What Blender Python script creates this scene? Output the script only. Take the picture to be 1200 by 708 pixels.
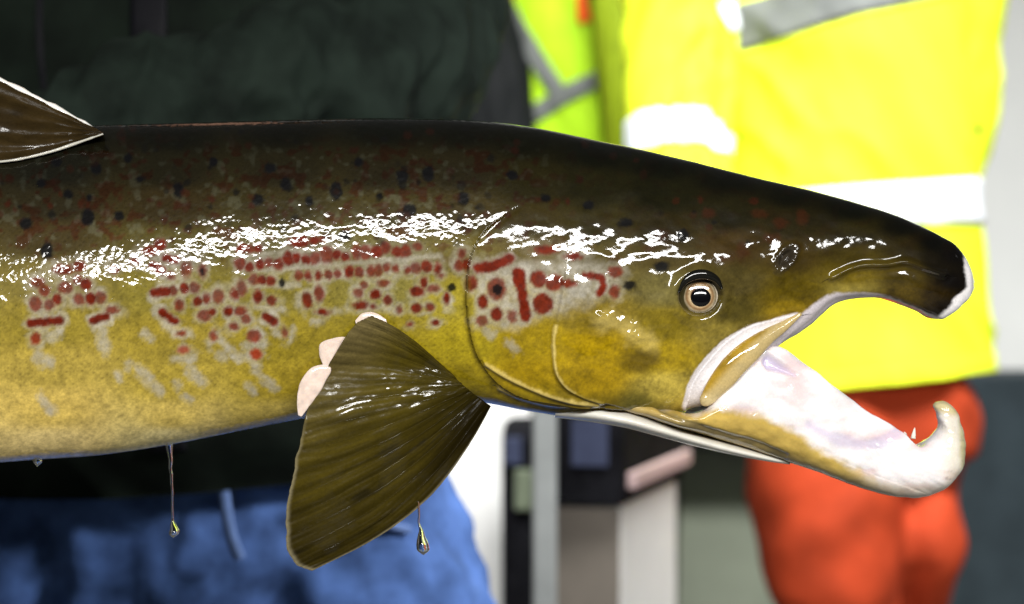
import bpy, math, random
import numpy as np
from mathutils import Vector
random.seed(4); np.random.seed(4)
for o in list(bpy.data.objects): bpy.data.objects.remove(o)
S = bpy.context.scene
R = math.radians
K = 0.00042          # metres per photograph pixel at the fish
H = 1.05             # height of the fish and of the camera above the floor

# ------------------------------------------------------------ camera, world, lamps, exposure
cam = bpy.data.cameras.new('camera'); camo = bpy.data.objects.new('camera', cam)
S.collection.objects.link(camo); S.camera = camo
camo.location = (0, -1.0, H); camo.rotation_euler = (R(90), 0, 0)
cam.sensor_width = 36; cam.lens = 36 / (1200 * K); cam.clip_start = 0.02; cam.clip_end = 60
cam.dof.use_dof = True; cam.dof.focus_distance = 0.958; cam.dof.aperture_fstop = 8.0
W = bpy.data.worlds.new('World'); S.world = W; W.use_nodes = True
W.node_tree.nodes['Background'].inputs[0].default_value = (0.95, 0.98, 1.0, 1)
W.node_tree.nodes['Background'].inputs[1].default_value = 0.05
def lamp(name, loc, target, sx, sy, power, col=(1, 1, 1), spread=180):
    l = bpy.data.lights.new(name, 'AREA'); l.shape = 'RECTANGLE'; l.size = sx; l.size_y = sy
    l.energy = power; l.color = col; l.spread = R(spread)
    o = bpy.data.objects.new(name, l); S.collection.objects.link(o); o.location = loc
    o.rotation_euler = (Vector(target) - Vector(loc)).to_track_quat('-Z', 'Y').to_euler()
    return o
lamp('strip_lamp', (0.22, -2.7, H + 0.90), (0.05, 0, H), 2.42, 0.27, 126, (1, 0.985, 0.95))
lamp('hall_lamp', (0.9, 0.95, H + 2.5), (0.9, 2.9, 0.9), 3.0, 0.8, 98, (1, 1, 0.97), 86)
lamp('added_jeans_fill', (1.75, 0.0, 1.95), (0.02, 0.75, 0.85), 0.4, 0.4, 2.4, (1, 1, 1), 30)  # unseen fill, added to brighten the right side of the jeans
S.view_settings.view_transform = 'Standard'; S.view_settings.look = 'None'
S.view_settings.exposure = 0.0; S.view_settings.gamma = 1
S.render.engine = 'CYCLES'
S.render.resolution_x = 1024; S.render.resolution_y = 604

# ------------------------------------------------------------ helpers
ROOT = {}
def lin(c):
    c = np.asarray(c, float) / 255.0
    return np.where(c <= 0.04045, c / 12.92, ((c + 0.055) / 1.055) ** 2.4)
def pos(px, py, y=0.0):
    """world point at depth y that the photograph shows at pixel (px, py)"""
    f = 1.0 + y
    return ((px - 600) * K * f, y, H + (354 - py) * K * f)
def herm(xk, yk, x):
    xk = np.asarray(xk, float); yk = np.asarray(yk, float); x = np.asarray(x, float)
    d = np.diff(yk) / np.diff(xk); m = np.zeros_like(yk); h = np.diff(xk)
    m[1:-1] = (d[:-1] * h[1:] + d[1:] * h[:-1]) / (h[1:] + h[:-1]); m[0] = d[0]; m[-1] = d[-1]
    i = np.clip(np.searchsorted(xk, x) - 1, 0, len(xk) - 2)
    t = (x - xk[i]) / h[i]; t2 = t * t; t3 = t2 * t
    return ((2*t3 - 3*t2 + 1) * yk[i] + (t3 - 2*t2 + t) * h[i] * m[i]
            + (-2*t3 + 3*t2) * yk[i+1] + (t3 - t2) * h[i] * m[i+1])
def vn(x, y, seed=0):
    x = np.asarray(x, float); y = np.asarray(y, float)
    xi = np.floor(x).astype(np.int64); yi = np.floor(y).astype(np.int64); fx = x - xi; fy = y - yi
    def hsh(a, b):
        n = (a * 374761393 + b * 668265263 + seed * 974634777) & 0xffffffff
        n = ((n ^ (n >> 13)) * 1274126177) & 0xffffffff
        return ((n ^ (n >> 16)) & 0xffff) / 65535.0
    u = fx*fx*(3-2*fx); v = fy*fy*(3-2*fy)
    return ((hsh(xi, yi)*(1-u) + hsh(xi+1, yi)*u)*(1-v) + (hsh(xi, yi+1)*(1-u) + hsh(xi+1, yi+1)*u)*v)*2 - 1
def fbm(x, y, seed=0, oc=3):
    r = 0; a = 1; f = 1
    for k in range(oc): r = r + a*vn(x*f, y*f, seed+k*17); a *= .5; f *= 2.03
    return r / 1.75
def sst(a, b, x):
    t = np.clip((x - a) / (b - a), 0, 1); return t*t*(3-2*t)
def segd(px, py, pts):
    """distance to a polyline, and the signed side (positive on the right of its direction, y down)"""
    best = np.full(px.shape, 1e9); side = np.zeros(px.shape)
    for (x0, y0), (x1, y1) in zip(pts[:-1], pts[1:]):
        dx, dy = x1-x0, y1-y0; L = dx*dx+dy*dy+1e-9
        t = np.clip(((px-x0)*dx + (py-y0)*dy)/L, 0, 1)
        d = np.hypot(px-x0-t*dx, py-y0-t*dy); c = dx*(py-y0) - dy*(px-x0)
        m = d < best; best = np.where(m, d, best); side = np.where(m, np.sign(c), side)
    return best, side
def smooth_poly(pts, n=40):
    p = np.array(pts, float); s = np.r_[0, np.cumsum(np.hypot(*np.diff(p, axis=0).T))]
    t = np.linspace(0, s[-1], n); return list(zip(herm(s, p[:, 0], t), herm(s, p[:, 1], t)))

def link(o, parent=None):
    S.collection.objects.link(o)
    if parent is not None: o.parent = parent
    return o
def rootloc(p):
    while p is not None and p.parent is not None: p = p.parent
    return np.array(ROOT.get(p.name, (0, 0, 0)), float) if p is not None else np.zeros(3)
def mk(name, V, F, mat, parent=None, col=None, nor=None, smooth=True, alpha=None):
    V = np.asarray(V, float) - rootloc(parent)
    me = bpy.data.meshes.new(name)
    if isinstance(F, np.ndarray) and F.ndim == 2:
        n, k = F.shape
        me.vertices.add(len(V)); me.vertices.foreach_set('co', V.ravel().astype(np.float32))
        me.loops.add(n*k); me.loops.foreach_set('vertex_index', F.ravel().astype(np.int32))
        me.polygons.add(n); me.polygons.foreach_set('loop_start', np.arange(0, n*k, k, dtype=np.int32))
        me.update(calc_edges=True)
    else:
        me.from_pydata([tuple(v) for v in V], [], [tuple(f) for f in F])
    me.validate()
    if smooth: me.polygons.foreach_set('use_smooth', [True]*len(me.polygons))
    if col is not None:
        a = me.color_attributes.new('pigment', 'FLOAT_COLOR', 'POINT')
        c4 = np.ones((len(V), 4), np.float32); c4[:, :3] = col
        c4[:, 3] = 0 if alpha is None else alpha
        a.data.foreach_set('color', c4.ravel())
    me.materials.append(mat); me.update()
    if nor is not None: me.normals_split_custom_set_from_vertices([tuple(n) for n in nor])
    return link(bpy.data.objects.new(name, me), parent)
def thing(name, loc, label, cat, group=None):
    o = bpy.data.objects.new(name, None); o.empty_display_size = 0.05; link(o); o.location = loc
    ROOT[o.name] = tuple(loc); o['label'] = label; o['category'] = cat
    if group: o['group'] = group
    return o
def tag(o, label, cat, group=None):
    o['label'] = label; o['category'] = cat
    if group: o['group'] = group
def grid_faces(nu, nv, wrapu=False, wrapv=False):
    i = np.arange(nu if wrapu else nu-1); j = np.arange(nv if wrapv else nv-1)
    I, J = np.meshgrid(i, j, indexing='ij'); I2 = (I+1) % nu; J2 = (J+1) % nv
    return np.stack([I*nv+J, I2*nv+J, I2*nv+J2, I*nv+J2], -1).reshape(-1, 4)
def grid_normals(P, wrapv=False):
    du = np.gradient(P, axis=0)
    dv = (np.roll(P, -1, 1) - np.roll(P, 1, 1)) if wrapv else np.gradient(P, axis=1)
    n = np.cross(du, dv); l = np.linalg.norm(n, axis=-1, keepdims=True)
    return n / np.maximum(l, 1e-12)

# ------------------------------------------------------------ materials
def newmat(name):
    m = bpy.data.materials.new(name); m.use_nodes = True
    nt = m.node_tree; return m, nt, nt.nodes['Principled BSDF']
def pset(b, **k):
    for n, v in k.items(): b.inputs[n.replace('_', ' ')].default_value = v
def noise_node(nt, scale, detail=3, rough=.6, mapscale=None, coord='Object'):
    tc = nt.nodes.new('ShaderNodeTexCoord'); n = nt.nodes.new('ShaderNodeTexNoise')
    n.inputs['Scale'].default_value = scale; n.inputs['Detail'].default_value = detail; n.inputs['Roughness'].default_value = rough
    if mapscale:
        mp = nt.nodes.new('ShaderNodeMapping'); mp.inputs['Scale'].default_value = mapscale
        nt.links.new(tc.outputs[coord], mp.inputs[0]); nt.links.new(mp.outputs[0], n.inputs[0])
    else: nt.links.new(tc.outputs[coord], n.inputs[0])
    return n
def mixmul(nt, a, fac_node_out, lo, hi):
    """colour a times a grey factor lo..hi driven by a noise"""
    mr = nt.nodes.new('ShaderNodeMapRange'); mr.inputs['From Min'].default_value = .3; mr.inputs['From Max'].default_value = .7
    mr.inputs['To Min'].default_value = lo; mr.inputs['To Max'].default_value = hi
    nt.links.new(fac_node_out, mr.inputs[0])
    mx = nt.nodes.new('ShaderNodeMix'); mx.data_type = 'RGBA'; mx.blend_type = 'MULTIPLY'; mx.inputs[0].default_value = 1
    if isinstance(a, tuple): mx.inputs[6].default_value = (*a, 1)
    else: nt.links.new(a, mx.inputs[6])
    nt.links.new(mr.outputs[0], mx.inputs[7]); return mx.outputs[2]
def skin_mat(name, scales=0.0, lump=0.3, lumpscale=120, rough=.42, coat=1.0, coatr=.045, sss=.0, fine=.12, speck=.14, patch=(60, .07), prange=(.40, .62), dry=0):
    m, nt, b = newmat(name)
    at = nt.nodes.new('ShaderNodeVertexColor'); at.layer_name = 'pigment'
    n1 = noise_node(nt, 900, 3); c = mixmul(nt, at.outputs[0], n1.outputs[0], 1-speck, 1+speck)
    nt.links.new(c, b.inputs['Base Color'])
    pset(b, Roughness=rough, Coat_Weight=coat, Coat_Roughness=coatr, Coat_IOR=1.48)
    b.inputs['Specular IOR Level'].default_value = .04
    if sss: pset(b, Subsurface_Weight=sss, Subsurface_Scale=.004); b.inputs['Subsurface Radius'].default_value = (1, .6, .3)
    nwt = noise_node(nt, patch[0], 3, .55); mrw = nt.nodes.new('ShaderNodeMapRange'); mrw.inputs['From Min'].default_value = prange[0]; mrw.inputs['From Max'].default_value = prange[1]
    mrw.inputs['To Min'].default_value = coatr; mrw.inputs['To Max'].default_value = patch[1]; nt.links.new(nwt.outputs[0], mrw.inputs[0]); nt.links.new(mrw.outputs[0], b.inputs['Coat Roughness'])
    if dry:
        mrc = nt.nodes.new('ShaderNodeMapRange'); mrc.inputs['From Min'].default_value = prange[0]; mrc.inputs['From Max'].default_value = prange[1]
        mrc.inputs['To Min'].default_value = coat; mrc.inputs['To Max'].default_value = dry; nt.links.new(nwt.outputs[0], mrc.inputs[0]); nt.links.new(mrc.outputs[0], b.inputs['Coat Weight'])
    prev = None
    def bump(src, strength, dist):
        nonlocal prev
        bp = nt.nodes.new('ShaderNodeBump'); bp.inputs['Strength'].default_value = strength; bp.inputs['Distance'].default_value = dist
        nt.links.new(src, bp.inputs['Height'])
        if prev: nt.links.new(prev, bp.inputs['Normal'])
        prev = bp.outputs[0]
    n2 = noise_node(nt, lumpscale, 4, .6); bump(n2.outputs[0], lump, .0006)
    if scales:
        tc = nt.nodes.new('ShaderNodeTexCoord'); mp = nt.nodes.new('ShaderNodeMapping')
        mp.inputs['Scale'].default_value = (1.0, .25, 1.25); mp.inputs['Rotation'].default_value = (0, R(-22), 0)
        v = nt.nodes.new('ShaderNodeTexVoronoi'); v.feature = 'SMOOTH_F1'; v.inputs['Scale'].default_value = 330
        v.inputs['Smoothness'].default_value = .35; v.inputs['Randomness'].default_value = .8
        nw = noise_node(nt, 260, 2); vm = nt.nodes.new('ShaderNodeVectorMath'); vm.operation = 'MULTIPLY_ADD'
        vm.inputs[1].default_value = (.0022,)*3
        nt.links.new(nw.outputs[1], vm.inputs[0]); nt.links.new(tc.outputs['Object'], vm.inputs[2])
        nt.links.new(vm.outputs[0], mp.inputs[0]); nt.links.new(mp.outputs[0], v.inputs['Vector'])
        bump(v.outputs['Distance'], scales, .00015)
        ms = nt.nodes.new('ShaderNodeMath'); ms.operation = 'MULTIPLY'; ms.inputs[1].default_value = scales
        nt.links.new(at.outputs['Alpha'], ms.inputs[0]); nt.links.new(ms.outputs[0], prev.node.inputs['Strength'])
    n3 = noise_node(nt, 1500, 3); bump(n3.outputs[0], fine, .0001)
    nt.links.new(prev, b.inputs['Normal']); nt.links.new(prev, b.inputs['Coat Normal'])
    return m
M_body = skin_mat('wet_scaled_skin', scales=.8, lump=.3, lumpscale=75)
M_head = skin_mat('wet_head_skin', lump=.3, lumpscale=75, scales=.8)
M_jaw = skin_mat('wet_jaw_flesh', lump=.5, lumpscale=90, fine=.1, sss=.12, coatr=.15, rough=.45, speck=.05)
M_fin = skin_mat('wet_fin_membrane', lump=.9, lumpscale=90, fine=.2, coatr=.07, patch=(60, .2), prange=(.38, .47), dry=.05)
def plain(name, col, rough=.6, var=(.85, 1.12), nscale=40, bumps=.2, bscale=300, coat=0, metal=0, mapscale=None, bdist=.002, spec=.12):
    m, nt, b = newmat(name)
    n = noise_node(nt, nscale, 4, .6, mapscale); nt.links.new(mixmul(nt, tuple(col), n.outputs[0], *var), b.inputs['Base Color'])
    b.inputs['Specular IOR Level'].default_value = spec
    pset(b, Roughness=rough, Metallic=metal, Coat_Weight=coat, Coat_Roughness=.1)
    if bumps:
        n2 = noise_node(nt, bscale, 4, .6, mapscale); bp = nt.nodes.new('ShaderNodeBump'); bp.inputs['Strength'].default_value = bumps
        bp.inputs['Distance'].default_value = bdist; nt.links.new(n2.outputs[0], bp.inputs['Height']); nt.links.new(bp.outputs[0], b.inputs['Normal'])
    return m
M_dark = plain('dark_green_jacket_cloth', (.0042, .0075, .0048), .85, (.5, 1.6), 18, .3, 500)
M_sleeve = plain('dark_green_sleeve_cloth', (.010, .016, .012), .85, (.5, 1.6), 18, .3, 500)
M_placket = plain('black_zip_tape', (.004, .004, .006), .55, nscale=60)
M_jean = plain('blue_denim', (.075, .145, .37), .85, (.4, 1.45), 20, .4, 900)
M_seam = plain('pale_denim_seam', (.14, .22, .45), .85, nscale=90)
M_hivis = plain('fluorescent_yellow_cloth', (.80, .93, .035), .65, (.93, 1.06), 8, .2, 300)
M_vest = plain('fluorescent_lime_mesh', (.42, .72, .02), .7, (.85, 1.1), 9, .2, 300)
M_refl = plain('silver_reflective_tape', (.78, .82, .88), .45, (.92, 1.06), 30, .1, 400)
M_reflg = plain('grey_reflective_tape', (.15, .16, .155), .5, (.9, 1.1), 30, .1, 400)
M_orange = plain('orange_trouser_cloth', (.38, .045, .014), .75, (.75, 1.2), 10, .3, 300)
M_shadecl = plain('shaded_fluorescent_cloth', (.20, .27, .008), .7)  # fluorescent cloth with its shade put into the colour
M_redcl = plain('bright_orange_cloth', (.9, .12, .02), .7)
M_blackcl = plain('black_cloth', (.006, .007, .008), .7, nscale=40)
M_skin = plain('human_skin', (.55, .30, .21), .5, (.92, 1.08), 60)
M_boot = plain('black_rubber', (.012, .012, .013), .4)
M_hair = plain('brown_hair', (.05, .03, .018), .5, (.6, 1.4), 200)
M_water = None
mw, nt, b = newmat('clear_water'); pset(b, Base_Color=(.95, .98, 1, 1), Roughness=.02, IOR=1.33, Transmission_Weight=1.0); M_water = mw
M_wall = plain('pale_grey_green_wall', (.30, .33, .26), .8, (.9, 1.08), 5, .15, 60)
M_wallw = plain('white_wall_panel', (.86, .87, .86), .7, (.96, 1.03), 4, .1, 60)
M_floor = plain('grey_concrete', (.16, .16, .15), .8, (.8, 1.15), 3, .2, 60)
M_slate = plain('dark_slate_paint', (.028, .040, .048), .6, (.8, 1.2), 12)
M_grey = plain('brushed_grey_metal', (.36, .38, .38), .45, (.9, 1.1), 20, .05, 200)
M_blackp = plain('black_plastic', (.008, .008, .010), .9, (.6, 1.6), 30, spec=.04)
M_pink = plain('pink_grey_rubber_edge', (.55, .40, .40), .5, (.85, 1.1), 40)
M_frontshade = plain('shaded_beige_steel', (.20, .175, .15), .6, (.9, 1.1), 14)  # darker beige carries the shade on the pedestal's front
M_white = plain('white_painted_steel', (.88, .88, .88), .5, (.96, 1.03), 14)
M_olive = plain('pale_olive_plastic', (.17, .20, .14), .6)
M_bluep = plain('grey_blue_plastic_and_sheen', (.05, .06, .11), .5)  # also colours the plate standing in for the crate's sheen

# ------------------------------------------------------------ the setting
def box(x0, x1, y0, y1, z0, z1):
    V = [(x, y, z) for x in (x0, x1) for y in (y0, y1) for z in (z0, z1)]
    return V, [(0, 1, 3, 2), (4, 6, 7, 5), (0, 4, 5, 1), (2, 3, 7, 6), (0, 2, 6, 4), (1, 5, 7, 3)]
def bev(o, w=.004, n=2):
    m = o.modifiers.new('bevel', 'BEVEL'); m.width = w; m.segments = n; return o
V, F = box(-5, 5, -4, 6, -.1, 0); o = mk('floor', V, F, M_floor, smooth=False); o['kind'] = 'structure'
V, F = box(-5, 5, 5.2, 5.4, .0, .83); o = mk('wall', V, F, M_wall, smooth=False); o['kind'] = 'structure'
V, F = box(-5, 5, 5.198, 5.402, .831, 4.2); o = mk('upper_wall', V, F, M_wallw, smooth=False); o['kind'] = 'structure'

# ------------------------------------------------------------ SALMON: outline ribs (top x, top y, bottom x, bottom y, half width) in photograph pixels
RIBS = np.array([
 (-1500, 318, -1500, 452, 10), (-1400, 330, -1400, 444, 22), (-1200, 318, -1200, 462, 42), (-800, 246, -800, 528, 85),
 (-400, 180, -400, 560, 112), (-150, 160, -150, 552, 120), (38, 151, 38, 539, 122), (120, 147, 120, 533, 123), (200, 145, 200, 521, 123),
 (300, 142, 300, 501, 123), (380, 140, 380, 486, 122), (460, 139, 460, 476, 120), (560, 142, 560, 471, 116), (620, 149, 620, 482, 112),
 (690, 163, 690, 490, 104), (735, 172, 745, 487, 98), (770, 180, 790, 484, 92), (805, 188, 826, 473, 86), (845, 198, 858, 449, 79),
 (885, 208, 887, 421, 71), (915, 215, 912, 401, 65), (945, 222, 942, 382, 59), (975, 230, 972, 358, 54), (1010, 240, 1005, 349, 49),
 (1045, 251, 1040, 351, 44), (1078, 265, 1072, 362, 39), (1102, 277, 1094, 373, 33), (1119, 288, 1112, 369, 27), (1131, 304, 1127, 358, 20),
 (1139, 320, 1138, 346, 10), (1142, 331, 1142, 337, 2)], float)
rs = np.r_[0, np.cumsum(np.hypot(np.diff((RIBS[:, 0]+RIBS[:, 2])/2), 0*np.diff(RIBS[:, 1])))]
mid0 = np.interp(-60, (RIBS[:, 0]+RIBS[:, 2])/2, rs)
s_all = np.r_[np.linspace(0, mid0, 60, endpoint=False), np.linspace(mid0, rs[-8], 820, endpoint=False), np.linspace(rs[-8], rs[-1], 70)]
TX, TY, BX, BY, HW = [herm(rs, RIBS[:, k], s_all) for k in range(5)]
HW = np.maximum(HW, .5)
NN, NF = 300, 60
th = np.r_[np.linspace(0, math.pi, NN), np.linspace(math.pi, 2*math.pi, NF+2)[1:-1]]
NT = len(th)
ct = np.cos(th)[None, :]; sn = np.sin(th)[None, :]
headf = sst(560, 880, TX)[:, None]
ex = np.where(ct > 0, .92, .92 - .50*headf)          # the head is flatter sided towards the mouth
f = (1 - ct) / 2
gx = TX[:, None]*(1-f) + BX[:, None]*f; gy = TY[:, None]*(1-f) + BY[:, None]*f
gam = 1 + .20*sst(330, 60, TX)[:, None]; sn2 = np.sqrt(np.clip(1-(1-2*f**gam)**2, 0, 1))
gd = np.sign(sn) * sn2**ex * HW[:, None]      # towards the camera is positive
def project(gx, gy, gd):
    q = 1.0 / (1 - np.abs(gd)*K)
    return 600 + (gx-600)*q, 354 + (gy-354)*q
def toworld(gx, gy, gd):
    return np.stack([(gx-600)*K, -gd*K, H + (354-gy)*K], -1)
PX, PY = project(gx, gy, gd)
P0 = toworld(gx, gy, gd); N0 = grid_normals(P0, True)
if (N0[400, 150, 1]) > 0: N0 = -N0; FLIP = True
else: FLIP = False

# anatomical lines in photograph pixels
GILL = smooth_poly([(606, 243), (584, 258), (566, 274), (553, 297), (547, 335), (549, 380), (559, 416), (578, 442), (604, 460), (650, 471), (700, 475), (730, 477)])
GILL2 = smooth_poly([(570, 424), (590, 437), (620, 452), (655, 463), (700, 471)])
GILL3 = smooth_poly([(585, 456), (606, 466), (640, 474), (690, 476)])
PREOP = smooth_poly([(661, 330), (657, 360), (649, 392), (649, 414), (653, 436), (664, 450), (684, 460), (706, 467)])
CHEEK = smooth_poly([(706, 372), (728, 382), (752, 396), (760, 404)])
MAXG = smooth_poly([(930, 371), (905, 376), (880, 384), (855, 400), (832, 424), (814, 450), (807, 472)])
SNOUT = smooth_poly([(975, 325), (990, 317), (1010, 311), (1040, 310), (1060, 307), (1080, 313), (1106, 321)])
LIP = smooth_poly([(1098, 372), (1070, 361), (1040, 350), (1008, 347), (978, 353), (945, 379), (915, 400), (893, 414)])
def scale_cells(px, py):
    x = px + 2.2*fbm(px/22, py/22, 201); y = py + 2.2*fbm(px/20, py/20, 203) + .10*px
    def dd(o): return np.hypot(((x/9.5+o) % 1)-.5, (((y/7.0+o) % 1)-.5)*.8)
    return np.minimum(dd(0), dd(.5))
def relief(px, py):
    d = np.zeros(px.shape)
    g, sd = segd(px, py, GILL)
    d += np.where(sd < 0, 5.5*np.exp(-g/26), -3.5*np.exp(-g/9)) * sst(240, 300, py)
    for ln, a, w in ((GILL2, 3.2, 4.0), (GILL3, 2.6, 3.2)):
        q, sd = segd(px, py, ln); d += np.where(sd < 0, a*np.exp(-(q/w)**2), a*np.exp(-(q/(w*.6))**2)) - 1.3*np.exp(-((q-6)/3.5)**2)*(sd > 0)
    q, sd = segd(px, py, PREOP); d += np.where(sd < 0, 4.0*np.exp(-q/16), 4.0*np.exp(-(q/2.2)**2) - 1.6*np.exp(-((q-6)/4)**2))
    q, sd = segd(px, py, CHEEK); d += 6*np.exp(-(q/14)**2)*(.7+.5*fbm(px/16, py/11, 77))
    d += -6*np.exp(-(((px-752)/26)**2 + ((py-425)/18)**2))
    d += 5*np.exp(-(((px-690)/45)**2 + ((py-430)/35)**2)) + 4*np.exp(-(((px-600)/30)**2 + ((py-370)/45)**2))
    r = np.hypot(px-820, (py-347)*1.05)
    d += -11*sst(27, 19, r) + 3.4*np.exp(-((r-31)/6)**2)*(.6+.6*sst(360, 325, py))
    q, sd = segd(px, py, MAXG); d += -3.5*np.exp(-((q-5)/9)**2)*(sd < 0) - 6.5*np.exp(-(q/6)**2)*(sd >= 0)*.5
    q, sd = segd(px, py, SNOUT); d += 4.6*np.exp(-(q/3.8)**2) - 1.8*np.exp(-((q-8)/6)**2)*(sd > 0)
    q, sd = segd(px, py, LIP); d += 2.2*np.exp(-((q-6)/6)**2)
    r = np.hypot((px-921)*1.0+(py-302)*.5, (py-302)*.75); d += -5.5*sst(8, 3, r) + 1.9*np.exp(-((r-11)/3.0)**2)*(1+.8*fbm(px/5, py/5, 301))
    hd = sst(560, 640, px)
    d += hd*(2.4*fbm(px/60, py/38, 3) + .42*fbm(px/17, py/13, 8)) + (1-hd)*(1.0*fbm(px/110, py/42, 5) + .40*fbm(px/26, py/12, 9))
    d += (1-sst(540, 600, px))*sst(150, 200, py)*.30*(.45-scale_cells(px, py))*(.6+.8*fbm(px/30, py/20, 207))
    # low folds where the shoulder meets the head, at the upper end of the gill slit
    q, sd = segd(px, py, [(607, 244), (562, 281)]); d += -.7*np.exp(-(q/3.0)**2)
    return d
RL = relief(PX, PY)
edge = np.clip(np.abs(gd)/(.35*HW[:, None]), 0, 1)
P1 = P0 + N0 * (RL*edge*K)[..., None]
N1 = grid_normals(P1, True)
if FLIP: N1 = -N1

# ---- pigment: colour samples in the photograph's own sRGB, spread smoothly, then spots
CS = [
 (-800,200,20,16,6),(-800,300,60,48,18),(-800,400,140,112,40),(-800,500,190,155,85),
 (-1400,380,60,45,18),
 (60,160,12,11,6),(60,200,22,19,11),(60,240,38,30,15),(60,280,62,48,22),(60,330,120,100,45),(60,380,140,115,38),(60,430,172,140,58),(60,480,186,150,72),(60,525,206,172,110),
 (200,155,13,11,5),(200,200,27,22,10),(200,240,46,34,14),(200,290,80,66,26),(200,340,126,106,38),(200,400,150,122,40),(200,450,172,140,50),(200,490,186,152,74),(200,515,205,178,122),
 (330,150,13,11,5),(330,200,30,24,11),(330,240,48,38,15),(330,290,86,72,28),(330,340,128,108,42),(330,400,142,116,28),(330,450,158,128,34),(330,490,182,150,70),
 (450,148,12,11,5),(450,200,32,25,11),(450,250,60,48,20),(450,290,104,88,42),(450,340,130,112,50),(450,390,146,120,26),(450,440,150,122,28),
 (545,150,13,11,5),(545,200,32,25,11),(545,250,58,45,18),(545,300,106,88,40),(545,350,156,132,38),(545,400,164,136,22),(545,450,150,122,20),
 (620,160,11,10,4),(620,215,30,25,8),(620,260,48,38,14),(620,300,92,76,40),(620,350,140,118,50),(620,400,150,122,14),(620,440,158,126,12),(620,470,150,124,20),(650,484,100,84,36),
 (700,175,9,9,4),(700,220,24,21,7),(700,265,40,33,10),(700,300,72,60,26),(700,335,112,96,52),(700,365,120,98,30),(700,410,156,124,8),(700,445,150,118,8),(700,468,112,90,16),
 (780,190,9,9,4),(780,230,20,18,6),(780,270,36,28,9),(780,300,64,52,26),(780,340,100,88,52),(780,380,118,98,26),(780,420,152,124,20),(780,455,176,150,70),(745,474,96,84,34),
 (860,210,10,9,4),(860,250,26,22,8),(860,290,58,42,16),(860,330,72,60,30),(860,365,74,62,24),(845,392,130,110,50),
 (930,226,9,8,3),(930,260,30,24,8),(930,300,56,42,12),(930,340,80,64,10),(930,366,124,98,20),
 (1000,245,8,8,3),(1000,275,32,26,6),(1000,300,58,46,10),(1000,325,92,74,14),(1000,342,126,108,52),
 (1060,265,8,7,3),(1060,290,34,26,6),(1060,320,66,52,12),(1060,345,80,62,14),
 (1095,285,6,5,3),(1100,310,16,11,5),(1095,345,40,28,8),(1118,300,5,4,4),(1115,330,8,5,5),(1105,360,18,11,7)]
CS = np.array(CS, float); CSc = lin(CS[:, 2:])*np.array((1.0, 1.07, .85))*np.where(CS[:, :1] < 560, np.array((.95, 1.02, 1.35)), 1)*(1+.30*sst(430, 500, CS[:, 1:2])*(CS[:, :1] < 400))*(1-.12*sst(260, 190, CS[:, 1:2])*(CS[:, :1] < 600))
def base_colour(px, py):
    out = np.zeros(px.shape + (3,)); wsum = np.zeros(px.shape)
    for (x, y, *_), c in zip(CS, CSc):
        w = 1.0/((((px-x)/1.7)**2 + (py-y)**2) + 60)**2.2
        out += w[..., None]*c; wsum += w
    return out/wsum[..., None]
# red spots: x, y, rx, ry
RED = """44,331,7,5 52,341,5,6 42,356,7,7 58,357,5,6 67,351,5,5 42,397,5,6 77,337,7,6 91,328,5,5 100,333,6,6 93,351,6,6 106,350,6,6 117,349,6,6
75,316,10,5 93,312,6,5 132,364,6,4 175,295,7,5 188,287,6,6 217,316,5,8 200,323,5,4 203,341,5,5 216,338,5,5 228,337,5,6 210,357,5,6 231,353,5,5 212,391,5,3 214,410,6,4
134,316,5,4 158,306,5,4 221,315,3,7 237,317,4,8 242,350,4,5 256,347,6,7 275,345,5,6 283,338,5,8 282,309,6,6 292,313,5,5 304,310,5,5 315,308,5,5 326,310,6,6
338,304,6,7 347,302,5,6 358,304,6,5 369,303,6,6 383,299,7,9 394,299,5,5 404,301,5,4 283,292,6,5 292,292,6,4 302,291,4,4 350,283,10,6 368,282,5,4 378,281,4,3
297,327,5,6 307,328,5,5 317,329,5,5 350,323,5,5 361,323,4,5 373,323,4,5 385,322,4,5 396,321,4,5 302,348,5,7 318,353,5,5 360,352,5,8 374,344,5,8 420,358,4,4
240,370,7,6 248,366,4,4 268,365,5,5 281,365,7,5 288,373,5,5 274,383,5,4 334,389,3,5 250,393,4,6 297,394,7,6 300,415,6,5 378,366,7,3
418,295,5,8 428,296,6,7 441,295,6,6 452,290,5,6 465,295,5,6 475,295,6,6 490,289,5,4 409,318,5,6 421,319,5,5 435,318,5,6 443,317,5,6 453,314,4,5 463,315,4,4 478,316,4,4
487,314,6,6 500,312,6,6 513,316,4,7 516,323,4,3 538,311,5,6 546,310,4,6 541,298,4,5 426,334,4,4 420,343,5,5 440,345,6,5 450,332,6,4 454,352,4,5 423,358,8,4 436,359,4,3
468,363,3,4 489,341,7,5 497,332,4,6 508,338,7,4 523,349,3,6 488,361,5,5 504,360,4,4 480,380,4,3 511,378,4,3
552,332,6,8 582,338,9,11 566,353,5,7 582,367,6,7 565,375,6,5 600,370,5,6 631,327,8,8 649,331,9,8 636,356,10,10 665,332,9,4 721,319,7,6 720,342,5,7 640,293,12,4 672,300,8,4"""
RED = [tuple(float(v)*(1.24 if k > 1 else 1) for k, v in enumerate(s.split(','))) for s in RED.split()]
BARS = [((36,379),(70,376),5),((108,376),(125,371),5),((179,311),(190,318),5.5),((194,302),(206,305),5),((180,343),(196,342),5.5),((190,366),(204,376),5),
 ((312,371),(321,377),5),((560,314),(578,312),6.5),((578,312),(597,303),6.5),((608,320),(609,330),7.5),((608,326),(612,345),5),((612,345),(616,370),6),
 ((685,323),(705,325),4),((705,325),(707,335),4),((707,335),(702,344),4.5)]
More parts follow.
